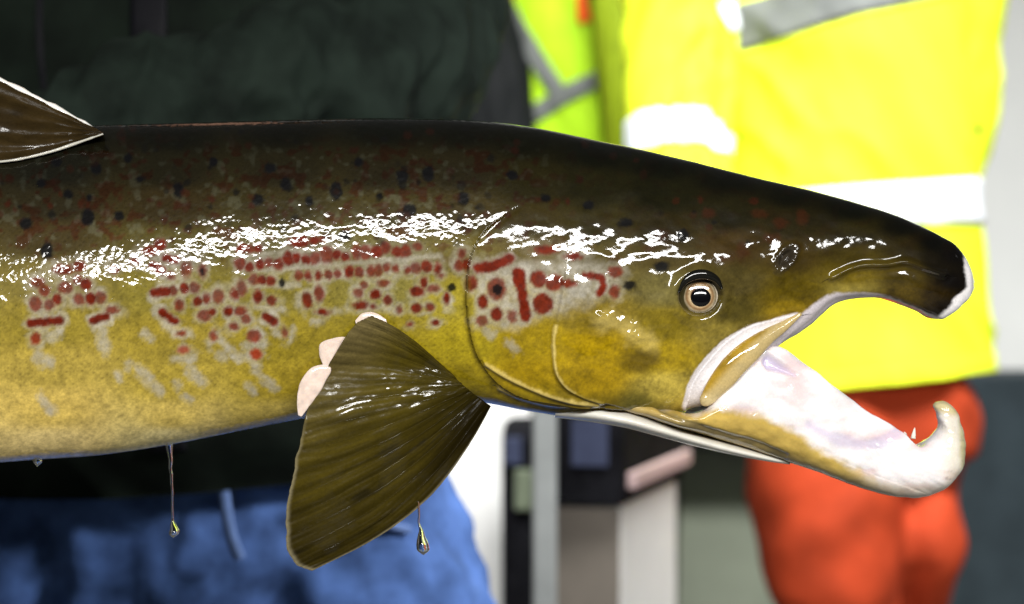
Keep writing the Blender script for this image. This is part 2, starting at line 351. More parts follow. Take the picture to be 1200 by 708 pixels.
BLACK = """113,198,6,7 165,210,5,4 209,222,6,9 80,228,6,6 103,255,8,10 139,253,6,6 105,231,4,4 55,294,7,9 317,197,7,5 335,216,6,9 302,234,7,7 394,224,7,11 362,236,5,6
404,278,8,6 471,207,7,7 502,204,7,9 543,232,7,7 480,246,8,7 445,229,4,4 331,332,4,5 529,337,5,5 237,318,3,6 583,339,6,7 733,261,9,5 801,275,7,7 776,312,9,6 738,334,7,6
48,215,5,5 65,190,6,5 150,185,5,5 250,190,5,5 420,190,5,5 600,205,6,6 640,232,6,5 690,240,6,5 30,262,7,7 -20,240,8,8 -60,280,8,7"""
BLACK = [tuple(float(v) for v in s.split(',')) for s in BLACK.split()]
WHITE = [((44,418),(56,424),7),((47,466),(60,481),5),((120,385),(123,410),4.5),((149,426),(150,432),5),((162,433),(187,458),6),((136,438),(140,442),4),((205,420),(222,420),6),
 ((222,435),(236,448),7),((219,466),(224,468),5),((254,396),(280,420),5),((258,414),(262,420),4.5),((289,404),(308,404),7),((296,422),(302,432),6),((300,435),(322,456),5),
 ((324,390),(330,394),5),((343,384),(340,400),4),((368,376),(374,376),5),((291,452),(297,458),5),((205,448),(209,452),4),((196,382),(206,388),6),((170,390),(176,398),4),((60,395),(70,388),6),
 ((570,385),(576,390),5),((594,398),(606,412),3.5),((690,318),(702,340),5),((662,342),(655,362),3.5)]
def pigment(px, py):
    c = base_colour(px, py)
    wob = 1.5*fbm(px/7, py/7, 21) + 1.1*fbm(px/2.8, py/2.8, 22, 2) ; wob2 = fbm(px/16, py/14, 33)
    bod = sst(690, 600, px); cellw = fbm(px/6.5, py/5.5, 23, 2); lowf = fbm(px/26, py/20, 29, 2)
    # brown and grey-green cells over the back
    up = sst(150, 185, py)*sst(330, 270, py)
    cell = fbm(px/11, py/9, 41, 2); cell2 = fbm(px/9+40, py/8, 47, 2)
    m = (sst(.08, .42, cell)*up*(.25+.75*bod))[..., None]; c = c*(1-.75*m) + .75*m*lin((56, 26, 8))*np.clip(c.sum(-1, keepdims=True)/lin((60,48,18)).sum(), .15, 1.6)
    m = (sst(.12, .5, cell2)*up*bod)[..., None]; c = c*(1-.6*m) + .6*m*(c*1.0 + lin((62, 66, 56))*np.clip(c.sum(-1, keepdims=True)/lin((60,48,18)).sum(), .1, 1.0))
    # golden mottling on the flank
    m = ((.3+.7*sst(300, 350, py))*(.28*fbm(px/9, py/9, 52) + .30*fbm(px/3.4, py/3.0, 57, 2)) + (1-bod)*(.32*fbm(px/30, py/22, 58) + .22*fbm(px/12, py/9, 59)))[..., None]; c = c*(1+m)
    c = c*(1 - (.42*sst(.30, .46, scale_cells(px, py))*sst(600, 540, px)*sst(175, 215, py)*(1-.5*sst(420, 480, py)))[..., None])
    # silvery-lilac skin round the red spots
    white = np.zeros(px.shape); red = np.zeros(px.shape); tone = np.zeros(px.shape)
    for (x, y, rx, ry) in RED:
        q = (np.abs(px-x) < 34) & (np.abs(py-y) < 34); ii = np.nonzero(q)
        X, Y = px[ii], py[ii]; e = np.hypot((X-x)/rx, (Y-y)/ry); d = (e-1)*min(rx, ry) + wob[ii]
        k_ = .93 + .07*math.sin(x*12.9+y*7.3); red[ii] = np.maximum(red[ii], k_*sst(2.6, -2.6, d + .6*cellw[ii]))
        g = 1.0 if y > 295 else .35
        white[ii] = np.maximum(white[ii], g*sst(9, -1, d + 7*wob2[ii] + 4*cellw[ii] + 5*lowf[ii])*np.clip(.75 + .6*lowf[ii] + .3*cellw[ii], .12, 1))
    for (a, b_, r) in BARS:
        d, _ = segd(px, py, [a, b_]); d = d - r + wob
        red = np.maximum(red, sst(2.6, -2.6, d + .8*cellw)); white = np.maximum(white, sst(8, 0, d + 8*wob2 + 2.5*cellw))
    for (a, b_, r) in WHITE:
        d, _ = segd(px, py, [a, b_]); white = np.maximum(white, .85*sst(4.5, -4, d - r + 2.0*wob + 5*wob2 + 2*cellw))
    # pale bands between the spot rows and on the gill cover
    for pts, r in (([(285, 318), (400, 310), (515, 300)], 4), ([(280, 300), (400, 290)], 3), ([(285, 336), (350, 333)], 4), ([(300, 360), (330, 362)], 4)):
        d, _ = segd(px, py, pts); white = np.maximum(white, .8*sst(3, -3, d - r + wob + 2*wob2))
    gc = sst(553, 561, px)*sst(722, 690, px)*sst(300, 312, py)*sst(392 - .25*(px-600).clip(0, 200), 368 - .25*(px-600).clip(0, 200), py + 9*wob2)
    white = np.maximum(white, .95*gc)
    silver = lin((172, 166, 152))[None]*(1 + .30*fbm(px/6, py/6, 61))[..., None]
    wa = (white*np.clip(.66 + .4*cellw, .2, .92))[..., None]; c = c*(1-wa) + wa*silver
    rc = lin((98, 25, 5))*(1 + .5*fbm(px/5, py/5, 71))[..., None]
    bright = (sst(380, 420, py)*.5)[..., None]; rc = rc*(1-bright) + bright*lin((185, 62, 22))
    rc = np.where((px > 555)[..., None], rc*1.12, rc)
    c = c*(1-red[..., None]) + red[..., None]*rc
    for (x, y, rx, ry) in BLACK:
        q = (np.abs(px-x) < 24) & (np.abs(py-y) < 24); ii = np.nonzero(q); X, Y = px[ii], py[ii]
        d = (np.hypot((X-x)/rx, (Y-y)/ry)-1)*min(rx, ry) + 1.2*wob[ii]; m = sst(2.2, -2.0, d)[..., None]*.95
        c[ii] = c[ii]*(1-m) + m*lin((9, 9, 11))
    rg = np.random.RandomState(8)
    for k in range(230):
        x, y, r = rg.uniform(-70, 900), rg.uniform(150, 285), rg.uniform(2.2, 5.2)
        if y < 130 + max(0, x-560)*.2 or (x > 600 and rg.rand() < .55): continue
        q = (np.abs(px-x) < 12) & (np.abs(py-y) < 12); ii = np.nonzero(q)
        d = np.hypot(px[ii]-x, (py[ii]-y)*rg.uniform(.8, 1.2)) - r + 1.3*wob[ii]; m = rg.uniform(.35, .85)*sst(2.2, -2.2, d)[..., None]
        c[ii] = c[ii]*(1-m) + m*(lin((12, 11, 9)) if k % 3 == 0 else lin((30, 13, 6)) if y < 225 else lin((50, 18, 7)))
    # rusty patches on the forehead
    for (x, y, rx, ry) in ((680,279,8,6),(775,277,9,6),(760,291,11,5),(870,295,7,10),(848,303,8,5),(915,262,8,6),(890,250,8,5),(905,280,10,6),(830,250,8,5),(940,255,6,8),(720,302,8,4)):
        d = np.hypot((px-x)/rx, (py-y)/ry) + .5*wob2; m = .45*sst(1.6, .3, d + .4*cellw)[..., None]; c = c*(1-m) + m*lin((62, 24, 9))
    # pale edges of bone and membrane, and the cheek highlight put into the colour
    def line(pts, w, col, a=.9, side=0):
        nonlocal c
        d, s = segd(px, py, pts); m = a*sst(w+1.8, w-1.4, d + .7*wob + 1.3*wob2)
        if side: m = m*(s == side)
        c = c*(1-m[..., None]) + m[..., None]*lin(col)
    line(PREOP[12:32], 1.6, (220, 198, 120), .75); line(PREOP[30:], 1.0, (190, 166, 80), .6); line(GILL2, 2.2, (220, 196, 116), .7); line(GILL3, 1.8, (196, 174, 108), .7)
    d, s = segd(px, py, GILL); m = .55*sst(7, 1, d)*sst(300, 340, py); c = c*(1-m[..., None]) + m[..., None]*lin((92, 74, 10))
    d = segd(px, py, CHEEK)[0]; m = .45*sst(20, 2, d + 12*wob2); c = c*(1-m[..., None]) + m[..., None]*lin((214, 190, 108))  # highlight on the cheek bulge put into the colour
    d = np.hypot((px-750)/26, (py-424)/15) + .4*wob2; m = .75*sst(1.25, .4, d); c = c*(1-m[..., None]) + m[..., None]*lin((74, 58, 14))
    # white membrane behind and below the upper lip bone
    MW = smooth_poly([(934, 369), (905, 379), (880, 388), (856, 404), (834, 428), (818, 455), (812, 476)])
    d, s = segd(px, py, MW); wdt = np.interp(py, [366, 380, 400, 430, 470], [2, 5, 9, 12, 12])
    m = sst(wdt+1.5, wdt-1.5, d + .6*wob); c = c*(1-m[..., None]) + m[..., None]*lin((236, 230, 232))
    m = sst(0, 6, (px-835)*.62 + (py-447)*.78)*sst(840, 850, px)*(1-m)*0; 
    d, s = segd(px, py, LIP); wl = np.interp(px, [890, 930, 975, 1010, 1060, 1095], [16, 14, 9, 5, 3.5, 2]); m = .9*sst(wl+2, wl-2, d + .8*wob)*sst(885, 900, px)
    c = c*(1-m[..., None]) + m[..., None]*lin((206, 198, 204))
    # dark ring of skin round the eye, nostril
    r = np.hypot(px-820, (py-346)*1.04); m = .8*sst(31, 24, r + 2*wob2 + np.where(py > 346, 4, 0)); c = c*(1-m[..., None]) + m[..., None]*lin((24, 22, 14))
    r = np.hypot((px-921)+(py-302)*.5, (py-302)*.75); m = .7*sst(15, 8, r + wob); c = c*(1-m[..., None]) + m[..., None]*lin((46, 42, 38))
    # pale worn tip of the snout
    d, s = segd(px, py, smooth_poly([(1131, 294), (1138, 316), (1143, 336), (1132, 354), (1114, 370), (1096, 377)])); wl = np.interp(py, [290, 320, 350, 375], [2, 7, 12, 4])
    m = sst(wl+2, wl-2, d + .8*wob + 2*wob2); c = c*(1-m[..., None]) + m[..., None]*lin((240, 236, 236))
    return np.clip(c, 0, 1)
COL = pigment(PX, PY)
SCALY = sst(0, 14, -(PX - np.interp(PY, [140, 243, 258, 274, 297, 335, 380, 416, 470], [640, 606, 584, 566, 553, 535, 522, 515, 510])) + 12*fbm(PX/30, PY/30, 81))*(1 - .35*sst(420, 500, PY)) + .12

salmon = thing('salmon', pos(300, 520), 'large male salmon with hooked jaws open, wet golden red-spotted flank', 'fish')
# split of the skin: trunk, gill cover, head
F = grid_faces(len(s_all), NT, False, True)
if FLIP: F = F[:, ::-1]
fx = PX.ravel()[F].mean(1); fy = PY.ravel()[F].mean(1)
gl_x = np.interp(fy, [p[1] for p in GILL], [p[0] for p in GILL]); pr_x = np.interp(fy, [p[1] for p in PREOP], [p[0] for p in PREOP])
is_body = (fx < gl_x) & (fy < 478) | (fx < 560) | (fy <= 245) & (fx < 606)
far = (F % NT).min(1) >= NN-1; is_gill = ~is_body & (fx < pr_x) & (fy > 300) & (fy < 470)
for nm, msk, mt in (('body', is_body, M_body), ('gill_cover', is_gill & ~far, M_head), ('gill_cover', is_gill & far, M_head), ('head', ~is_body & ~is_gill, M_head)):
    ff = F[msk]; idx, inv = np.unique(ff, return_inverse=True)
    mk(nm, P1.reshape(-1, 3)[idx], inv.reshape(-1, 4), mt, salmon, COL.reshape(-1, 3)[idx], N1.reshape(-1, 3)[idx], alpha=SCALY.ravel()[idx])

# depth of the near flank under any pixel (for things that sit on the skin)
from mathutils.kdtree import KDTree
sub = [(i, j) for i in range(60, len(s_all), 3) for j in range(4, NN-4, 3)]
kd = KDTree(len(sub))
for n, (i, j) in enumerate(sub): kd.insert((PX[i, j], PY[i, j], 0), n)
kd.balance()
def depth_at(px, py):
    n = 0; w = 0
    for co, k, d in kd.find_n((px, py, 0), 6):
        q = 1/(d+.5); n += -P1[sub[k][0], sub[k][1], 1]/K*q; w += q
    return n/w
def on_skin(px, py, lift=0.0):
    return np.array(pos(px, py, -(depth_at(px, py)+lift)*K))

# ---- lower jaw, with the gutter of the mouth between its two rims
JR = np.array([
 (690, 456, 684, 468, 40), (730, 466, 720, 477, 52), (772, 475, 758, 488, 66), (814, 479, 794, 500, 75), (850, 446, 832, 512, 73), (880, 414, 868, 524, 65), (906, 405, 905, 536, 60), (942, 428, 945, 549, 53),
 (985, 461, 985, 562, 46), (1025, 488, 1020, 573, 40), (1055, 505, 1052, 580, 36), (1076, 512, 1085, 581, 33), (1092, 508, 1112, 569, 29), (1099, 497, 1128, 546, 25),
 (1097, 485, 1132, 518, 19), (1095, 480, 1127, 497, 15), (1094, 474, 1122, 484, 12), (1099, 470.5, 1114, 475, 8), (1105, 469.5, 1108, 470.5, 1)], float)
js = np.r_[0, np.cumsum(np.hypot(np.diff((JR[:, 0]+JR[:, 2])/2), np.diff((JR[:, 1]+JR[:, 3])/2)))]
sj = np.linspace(0, js[-1], 330); AX, AY, BX2, BY2, JW = [herm(js, JR[:, k], sj) for k in range(5)]; JW = np.maximum(JW, .4)
pd = np.array([0, .3, .52, .64, .74, .86, .97, 1.0, .95, .78, .45, 0]); pf = np.array([.42, .38, .2, .05, .0, .07, .28, .48, .72, .88, .97, 1.0])
pe = np.sin(np.linspace(0, math.pi, 12)); pfe = (1-np.cos(np.linspace(0, math.pi, 12)))/2
tt = np.linspace(0, 11, 150); kk = np.arange(12)
trough = sst(1110, 1050, AX+0*sj)*sst(js[-1]-60, js[-1]-130, sj)
ud = herm(kk, pd, tt)[None]*trough[:, None] + herm(kk, pe, tt)[None]*(1-trough[:, None])
uf = herm(kk, pf, tt)[None]*trough[:, None] + herm(kk, pfe, tt)[None]*(1-trough[:, None])
ud = np.maximum(ud, 0)
jx = AX[:, None]*(1-uf) + BX2[:, None]*uf; jy = AY[:, None]*(1-uf) + BY2[:, None]*uf; jd = ud*JW[:, None]
jx = np.concatenate([jx, jx[:, -2:0:-1]], 1); jy = np.concatenate([jy, jy[:, -2:0:-1]], 1); jd = np.concatenate([jd, -jd[:, -2:0:-1]], 1)
jpx, jpy = project(jx, jy, jd)
PJ = toworld(jx, jy, jd); NJ = grid_normals(PJ, True)
jflip = NJ[165, 90, 1] > 0
if jflip: NJ = -NJ
JL = smooth_poly([(742, 468), (790, 478), (815, 484), (840, 476), (866, 482), (890, 486), (920, 500), (950, 520), (985, 540), (1020, 556), (1060, 570)])
q, sd = segd(jpx, jpy, JL)
dj = 2.2*fbm(jpx/60+jpy/40, (jpy-.6*jpx)/18, 90) + .5*fbm(jpx/12, jpy/9, 91) + 1.6*np.exp(-((q-12)/12)**2)*(sd > 0) - .9*np.exp(-(q/9)**2)
q2, s2 = segd(jpx, jpy, smooth_poly([(765, 474), (800, 492), (840, 506), (880, 518), (920, 534)])); dj += -2.6*np.exp(-(q2/3.5)**2)
# the fold of the tongue behind the lip: a real hollow
tq, _ = segd(jpx, jpy, [(898, 422), (932, 439)]); tri = np.interp(jpx, [890, 900, 934], [4, 10, 2]) - tq
dj += -9*sst(-2, 6, tri)
q3, s3 = segd(jpx, jpy, smooth_poly([(1050, 508), (1020, 520), (985, 515), (950, 500)])); dj += -2.0*np.exp(-(q3/9)**2)
PJ = PJ + NJ*(dj*K)[..., None]; NJ = grid_normals(PJ, True)
if jflip: NJ = -NJ
wob = 1.6*fbm(jpx/8, jpy/7, 121); w2 = fbm(jpx/24, jpy/18, 123)
cw = (lin((246, 240, 240)) + (lin((240, 205, 205))-lin((246, 240, 240)))*(.55*sst(.0, .5, fbm(jpx/36, jpy/15, 191)))[..., None])*(1 - .16*sst(-.3, .6, fbm(jpx/30, jpy/20, 95)))[..., None]
cy_ = lin((196, 166, 84))*(1 + .3*fbm(jpx/16, jpy/10, 97))[..., None]
jl_y = np.interp(jpx, [p[0] for p in JL], [p[1] for p in JL])
yel = sst(-6, 9, jpy - jl_y + 2.5*wob + 5*w2)*sst(1075, 985, jpx + 10*w2)
yel = np.maximum(yel, sst(842, 800, jpx + 10*w2)*sst(470, 484, jpy + 4*w2 - .25*(jpx-800).clip(-60, 0)*0)); cj = cw*(1-yel[..., None]) + cy_*yel[..., None]
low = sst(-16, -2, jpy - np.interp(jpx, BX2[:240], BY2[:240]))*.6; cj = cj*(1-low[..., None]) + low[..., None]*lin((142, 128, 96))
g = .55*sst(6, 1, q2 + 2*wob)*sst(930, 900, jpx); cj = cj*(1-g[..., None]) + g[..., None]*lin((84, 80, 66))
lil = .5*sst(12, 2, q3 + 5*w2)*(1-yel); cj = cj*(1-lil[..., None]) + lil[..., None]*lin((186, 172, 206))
lil = .7*sst(-2, 5, tri); cj = cj*(1-lil[..., None]) + lil[..., None]*lin((176, 166, 200))  # purple shade of the hollow put into the colour
kyp = .75*sst(492, 476, jpy + 3*w2)*sst(1080, 1092, jpx) + .5*sst(1121, 1131, jpx + 2*w2); kyp = np.clip(kyp*1.1 + .35*sst(1095, 1120, jpx + 8*w2), 0, .8)
cj = cj*(1-kyp[..., None]) + kyp[..., None]*lin((196, 184, 120))
fl = .35*sst(.42, .6, fbm(jpx/4, jpy/4, 131, 2))*sst(1090, 1110, jpx); cj = cj*(1-fl[..., None]) + fl[..., None]*lin((120, 116, 110))
Fj = grid_faces(len(sj), jx.shape[1], False, True)
if jflip: Fj = Fj[:, ::-1]
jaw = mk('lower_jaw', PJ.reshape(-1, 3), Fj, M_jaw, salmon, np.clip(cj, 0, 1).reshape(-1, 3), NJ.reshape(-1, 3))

def loft(name, ribs, mat, parent, col, ns=90, nt=40, ex=.9, dep=None, noise=0.0, base=0.0):
    """closed solid between two edges; ribs are (top x, top y, bottom x, bottom y, half width)"""
    r = np.array(ribs, float); s = np.r_[0, np.cumsum(np.hypot(np.diff((r[:, 0]+r[:, 2])/2), np.diff((r[:, 1]+r[:, 3])/2)))]
    t = np.linspace(0, s[-1], ns); ax, ay, bx, by, w = [herm(s, r[:, k], t) for k in range(5)]; w = np.maximum(w, .3)
    a = np.linspace(0, 2*math.pi, nt, endpoint=False); c = np.cos(a)[None]; si = np.sin(a)[None]; f = (1-c)/2
    x = ax[:, None]*(1-f)+bx[:, None]*f; y = ay[:, None]*(1-f)+by[:, None]*f; d = np.sign(si)*np.abs(si)**ex*w[:, None]
    if noise: x = x + noise*fbm(t[:, None]/12+0*x, .8*np.cos(a)[None]+0*x, 7, 2); y = y + noise*fbm(t[:, None]/12+0*x, .8*np.cos(a)[None]+9+0*x, 8, 2)
    if dep is not None:
        dm = herm(s, np.array(dep, float), t)[:, None]; d = d + dm
        V = np.stack([(x-600)*K*(1-dm*K), -d*K+0*x, H+(354-y)*K*(1-dm*K)], -1)
    else: V = toworld(x, y, d)
    F = grid_faces(ns, nt, False, True); N = grid_normals(V, True); ff = F
    cc = col(x, y) if callable(col) else np.tile(np.array(col), (ns, nt, 1))
    F = [tuple(q) for q in F] + [tuple(range(nt))[::-1], tuple(range((ns-1)*nt, ns*nt))]
    o = mk(name, V.reshape(-1, 3), F, mat, parent, cc.reshape(-1, 3)); 
    import bmesh
    bm = bmesh.new(); bm.from_mesh(o.data); bmesh.ops.recalc_face_normals(bm, faces=bm.faces); bm.to_mesh(o.data); bm.free()
    return o
def cvar(col, amt=.15, sc=9, seed=3):
    return lambda x, y: lin(col)*(1+amt*fbm(x/sc, y/sc, seed))[..., None]
# white throat membrane under the jaw
loft('throat_membrane', [(650, 474, 650, 489, 30), (690, 472, 692, 494, 52), (730, 478, 728, 500, 60), (770, 490, 768, 510, 56), (810, 504, 808, 521, 46), (850, 517, 850, 531, 36), (890, 529, 890, 539, 24), (925, 540, 925, 544.5, 6)],
     M_jaw, salmon, cvar((222, 218, 208), .12, 14), 90, 44, .8)
# upper lip bone (maxilla) lying on the cheek
mx = [(938, 366, 940, 369), (915, 377, 921, 388), (893, 387, 905, 402), (868, 402, 889, 420), (848, 420, 872, 437), (832, 442, 857, 454), (823, 460, 842, 467), (820, 470, 832, 475), (822, 475, 827, 476.5)]
dm = [depth_at((a+c)/2-6, (b+d)/2-6) for a, b, c, d in mx]
dm = [min(v, 86) for v in dm]; dm[-3:] = [dm[-4]]*3
def mxcol(x, y):
    e = fbm(x/14, y/10, 66)
    base = lin((158, 126, 38))*(1+.35*e)[..., None]
    m = sst(6, -3, (x*.64+y*.77) - np.interp(y, [366, 388, 402, 420, 437, 454, 467, 476], [883, 888, 888, 892, 894, 898, 898, 895]) + 16)[..., None]
    pale = lin((214, 196, 150)); m2 = .55*sst(458, 474, y)[..., None]
    r = base*m + (base*.5+pale*.5)*(1-m); return r*(1-m2)+pale*m2
loft('upper_lip_bone', [(*q, w) for q, w in zip(mx, (1, 5, 7, 8, 8, 7.5, 6, 4.5, 1))], M_head, salmon, mxcol, 70, 36, .8, dm)

# ---- eye
ec = on_skin(820, 347); edp = depth_at(848, 360) - 3
def dome(name, r, h, dep, mat, parent, cx=820, cy=347, n=40, rings=10, col=None, rx=1.0, tilt=0):
    V = []; C = []
    for i in range(rings+1):
        q = i/rings
        for k in range(n):
            a = 2*math.pi*k/n; rr = r*q
            V.append((cx+rr*rx*math.cos(a), cy+rr*math.sin(a), dep + h*math.sqrt(max(0, 1-q*q)) )); C.append(q)
    V = np.array(V); W_ = np.array([pos(x, y, -d*K) for x, y, d in V])
    F = [tuple(i*n+k for k in ()) for i in ()]
    for i in range(rings):
        for k in range(n): F.append((i*n+k, (i+1)*n+k, (i+1)*n+(k+1) % n, i*n+(k+1) % n))
    cc = np.array([lin(col(q)) for q in C]) if col else None
    if col: cc = np.clip(cc*(1 + .45*fbm(V[:, 0]/3.2, V[:, 1]/3.2, 17) + .2*((V[:, 1]-cy)/r))[:, None], 0, 1)
    return mk(name, W_, F, mat, parent, cc)
M_eye = skin_mat('wet_eye', lump=.04, lumpscale=150, fine=.06, rough=.2, coatr=.02)
def ring(stops):
    xs = [s[0] for s in stops]; cs = np.array([s[1] for s in stops], float)
    return lambda q: [np.interp(q, xs, cs[:, k]) for k in range(3)]
eye = dome('eye', 26, 9, edp-8, M_eye, salmon, col=ring([(0, (60, 50, 36)), (.7, (120, 104, 84)), (.8, (196, 186, 166)), (.88, (150, 140, 120)), (.95, (60, 54, 40)), (1, (24, 22, 16))]), rings=22)
dome('iris', 20, 5, edp-2.6, M_eye, eye, col=ring([(0, (60, 40, 24)), (.52, (92, 58, 34)), (.56, (206, 184, 146)), (.66, (176, 152, 116)), (.78, (118, 88, 56)), (.88, (150, 136, 108)), (1, (110, 98, 78))]), rings=26)
M_pupil = plain('black_pupil', (.002, .002, .003), .08, coat=1, bumps=0)
dome('pupil', 11.5, 3.2, edp+.9, M_pupil, eye, cx=821, cy=348.5, rx=1.07)
# upper eyelid: a dark fold over the eye
def fold(name, pts, rad, lift, mat, parent, col, n=60, seg=12, flat=.7):
    P = smooth_poly(pts, n); V = []; C = []
    dd = np.array([depth_at(x, y) for x, y in P]); dd = np.polyval(np.polyfit(np.arange(n), dd, 3), np.arange(n))
    for i, (x, y) in enumerate(P):
        c0 = np.array(pos(x, y, -(dd[i] + (lift(i/(n-1)) if callable(lift) else lift))*K))
        a, b_ = P[max(0, i-1)], P[min(n-1, i+1)]; tx, ty = b_[0]-a[0], b_[1]-a[1]; L = math.hypot(tx, ty) or 1; nx, ny = -ty/L, tx/L
        r = rad(i/(n-1)) if callable(rad) else rad
        for k in range(seg):
            w = 2*math.pi*k/seg; V.append(c0 + np.array((nx*math.cos(w)*r*K, -math.sin(w)*r*flat*K, -ny*math.cos(w)*r*K))); C.append(lin(col))
    F = [tuple(f) for f in grid_faces(n, seg, False, True)] + [tuple(range(seg))[::-1], tuple(range((n-1)*seg, n*seg))]
    return mk(name, np.array(V), F, mat, parent, np.array(C))
fold('eyelid', [(795, 343), (802, 330), (814, 322.5), (828, 322), (840, 328), (846, 338)], lambda t: 1.5+4.2*math.sin(math.pi*t), lambda t: 3.0, M_head, salmon, (16, 15, 10))
# ---- teeth on the lower jaw
def cone(name, base, tip, r, mat, parent, col=None, n=10):
    b_, t = np.array(base), np.array(tip); ax = t-b_; ax = ax/np.linalg.norm(ax); u = np.cross(ax, (0, 1, .2)); u /= np.linalg.norm(u); v = np.cross(ax, u)
    V = []
    for q, rr in ((0, 1), (.4, .8), (.75, .45), (1, .08)):
        for k in range(n): a = 2*math.pi*k/n; V.append(b_+(t-b_)*q + (u*math.cos(a)+v*math.sin(a))*r*rr)
    F = [tuple(f) for f in grid_faces(4, n, False, True)] + [tuple(range(n))[::-1], tuple(range(3*n, 4*n))]
    return mk(name, V, F, mat, parent)
M_tooth = plain('ivory_tooth', (.82, .78, .68), .25, coat=.6, bumps=0)
for (x, y, x2, y2, r, d) in ((1070, 514, 1072, 501, 3.0, 22), (1061, 510, 1060, 506, 2.2, 24)):
    cone('tooth', pos(x, y, -d*K), pos(x2, y2, -(d-2)*K), r*K, M_tooth, jaw)

# ---- pectoral fin
def fin_surface(nu, nv):
    u = np.linspace(0, 1, nu)[:, None]; v = np.linspace(0, 1, nv)[None]
    su = [0, .12, .24, .36, .48, .6, .72, .83, .93, 1]
    ex_, ey_ = herm(su, [436, 414, 392, 368, 353, 342, 335, 337, 349, 367], u), herm(su, [370, 383, 417, 462, 512, 562, 606, 640, 662, 668], u)
    bx_, by_ = herm([0, .5, 1], [527, 548, 575], u), herm([0, .5, 1], [437, 456, 476], u)
    x = bx_*(1-v)+ex_*v; y = by_*(1-v)+ey_*v
    bow = np.sin(math.pi*v)
    x = x + 22*bow*u**2.2 - 2*bow*(1-u)**2; y = y + 20*bow*u**2.2 - 9*bow*(1-u)**3
    edge = 2.6*fbm(u*26+0*v, 0*u+3.1, 5) * sst(.86, 1, v); x = x - edge; y = y + edge*.5
    d0 = np.interp(np.linspace(0, 1, nu), [0, .5, 1], [depth_at(520, 432)+1, depth_at(535, 440)+2, depth_at(560, 450)-6])[:, None]
    d = d0 + v*(20+24*u) + 10*np.sin(math.pi*u)*np.sin(math.pi*v*.8) - 8*v**3
    cu, cv = np.linspace(0, 1, 25), np.linspace(0, 1, 16); gi = np.clip((cu*(nu-1)).astype(int), 0, nu-1); gj = np.clip((cv*(nv-1)).astype(int), 0, nv-1)
    sk = np.array([[depth_at(x[i, j], y[i, j]) if y[i, j] < 470 else -50 for j in gj] for i in gi])
    sk = np.array([np.interp(np.linspace(0, 1, nv), cv, r_) for r_ in sk]); sk = np.stack([np.interp(np.linspace(0, 1, nu), cu, sk[:, j]) for j in range(nv)], 1)
    lim = sk + 3 + 9*v; d = np.where(d < lim, lim, d)
    for _ in range(12): d[1:-1] = (d[:-2]+d[2:]+2*d[1:-1])/4; d[:, 1:-1] = (d[:, :-2]+d[:, 2:]+2*d[:, 1:-1])/4
    cor = np.sin(2*math.pi*(u*15+.5*fbm(u*3+0*v, v*2, 8)))
    d = d + cor*.15*sst(.05, .5, v)*(1-.5*v) + .16*np.sin(2*math.pi*(u*41+fbm(u*9+0*v, v*3, 18)))*sst(.2, .7, v) + 2.6*fbm(u*7+0*v, v*3+0*u, 12) + .9*fbm(u*16+0*v, v*9+0*u, 14)
    return x, y, d, cor, u+0*v, v+0*u
x, y, d, cor, uu, vv = fin_surface(240, 150)
def fpos(x, y, d): return np.stack([(x-600)*K*(1-d*K), -d*K, H+(354-y)*K*(1-d*K)], -1)
Vf = fpos(x, y, d)
c1, c2, c3 = lin((70, 60, 14)), lin((24, 18, 3)), lin((104, 92, 60))
dk = sst(.25, 1, uu)*.75 + .25*sst(.5, .1, vv); dk = np.clip(dk + .25*fbm(uu*9, vv*4, 30), 0, 1)[..., None]
cf = c1*(1-dk)+c2*dk
tip = (sst(.45, 1, vv)*sst(.6, 0, uu)*.8)[..., None]; cf = cf*(1-tip)+c3*tip
streak = (.5+.5*cor)*sst(.1, .5, vv); cf = cf*(.8+.35*streak[..., None]); st2 = fbm(uu*70, vv*3, 35); cf = cf*(1+.45*st2[..., None])
bl = .6*sst(.3, .6, fbm(uu*14, vv*6, 39))[..., None]*sst(.4, .9, uu)[..., None]; cf = cf*(1-bl)+bl*lin((14, 14, 12))
ed = (sst(.975, 1, vv)*sst(.35, .6, uu) + sst(.985, 1, uu)*.8).clip(0, 1)[..., None]*.6; cf = cf*(1-ed)+ed*lin((150, 140, 110))
fin = mk('pectoral_fin', Vf.reshape(-1, 3), grid_faces(240, 150), M_fin, salmon, np.clip(cf, 0, 1).reshape(-1, 3))
sm = fin.modifiers.new('thickness', 'SOLIDIFY'); sm.thickness = .0011; sm.offset = 0
# fin rays as slender ribs of their own
for k in range(14):
    u0 = (k+.75)/15+.012
    iu = int(u0*239); sl = slice(6, 146, 5); Pc = Vf[iu, sl]; cc = cf[iu, sl]; V = []; C = []; n = len(Pc)
    for i in range(n):
        r = K*(.6*(1-.7*i/n)); t = Pc[min(i+1, n-1)]-Pc[max(i-1, 0)]; t /= np.linalg.norm(t); a = np.cross(t, (0, 1, 0)); a /= np.linalg.norm(a); b2 = np.cross(t, a)
        for q in range(8):
            w = 2*math.pi*q/8; V.append(Pc[i]+np.array((0, -.0006, 0))+(a*math.cos(w)+b2*math.sin(w))*r); C.append(np.clip(cc[i]*1.15, 0, 1))
    mk('fin_ray', V, [tuple(f) for f in grid_faces(n, 8, False, True)], M_fin, fin, np.array(C))
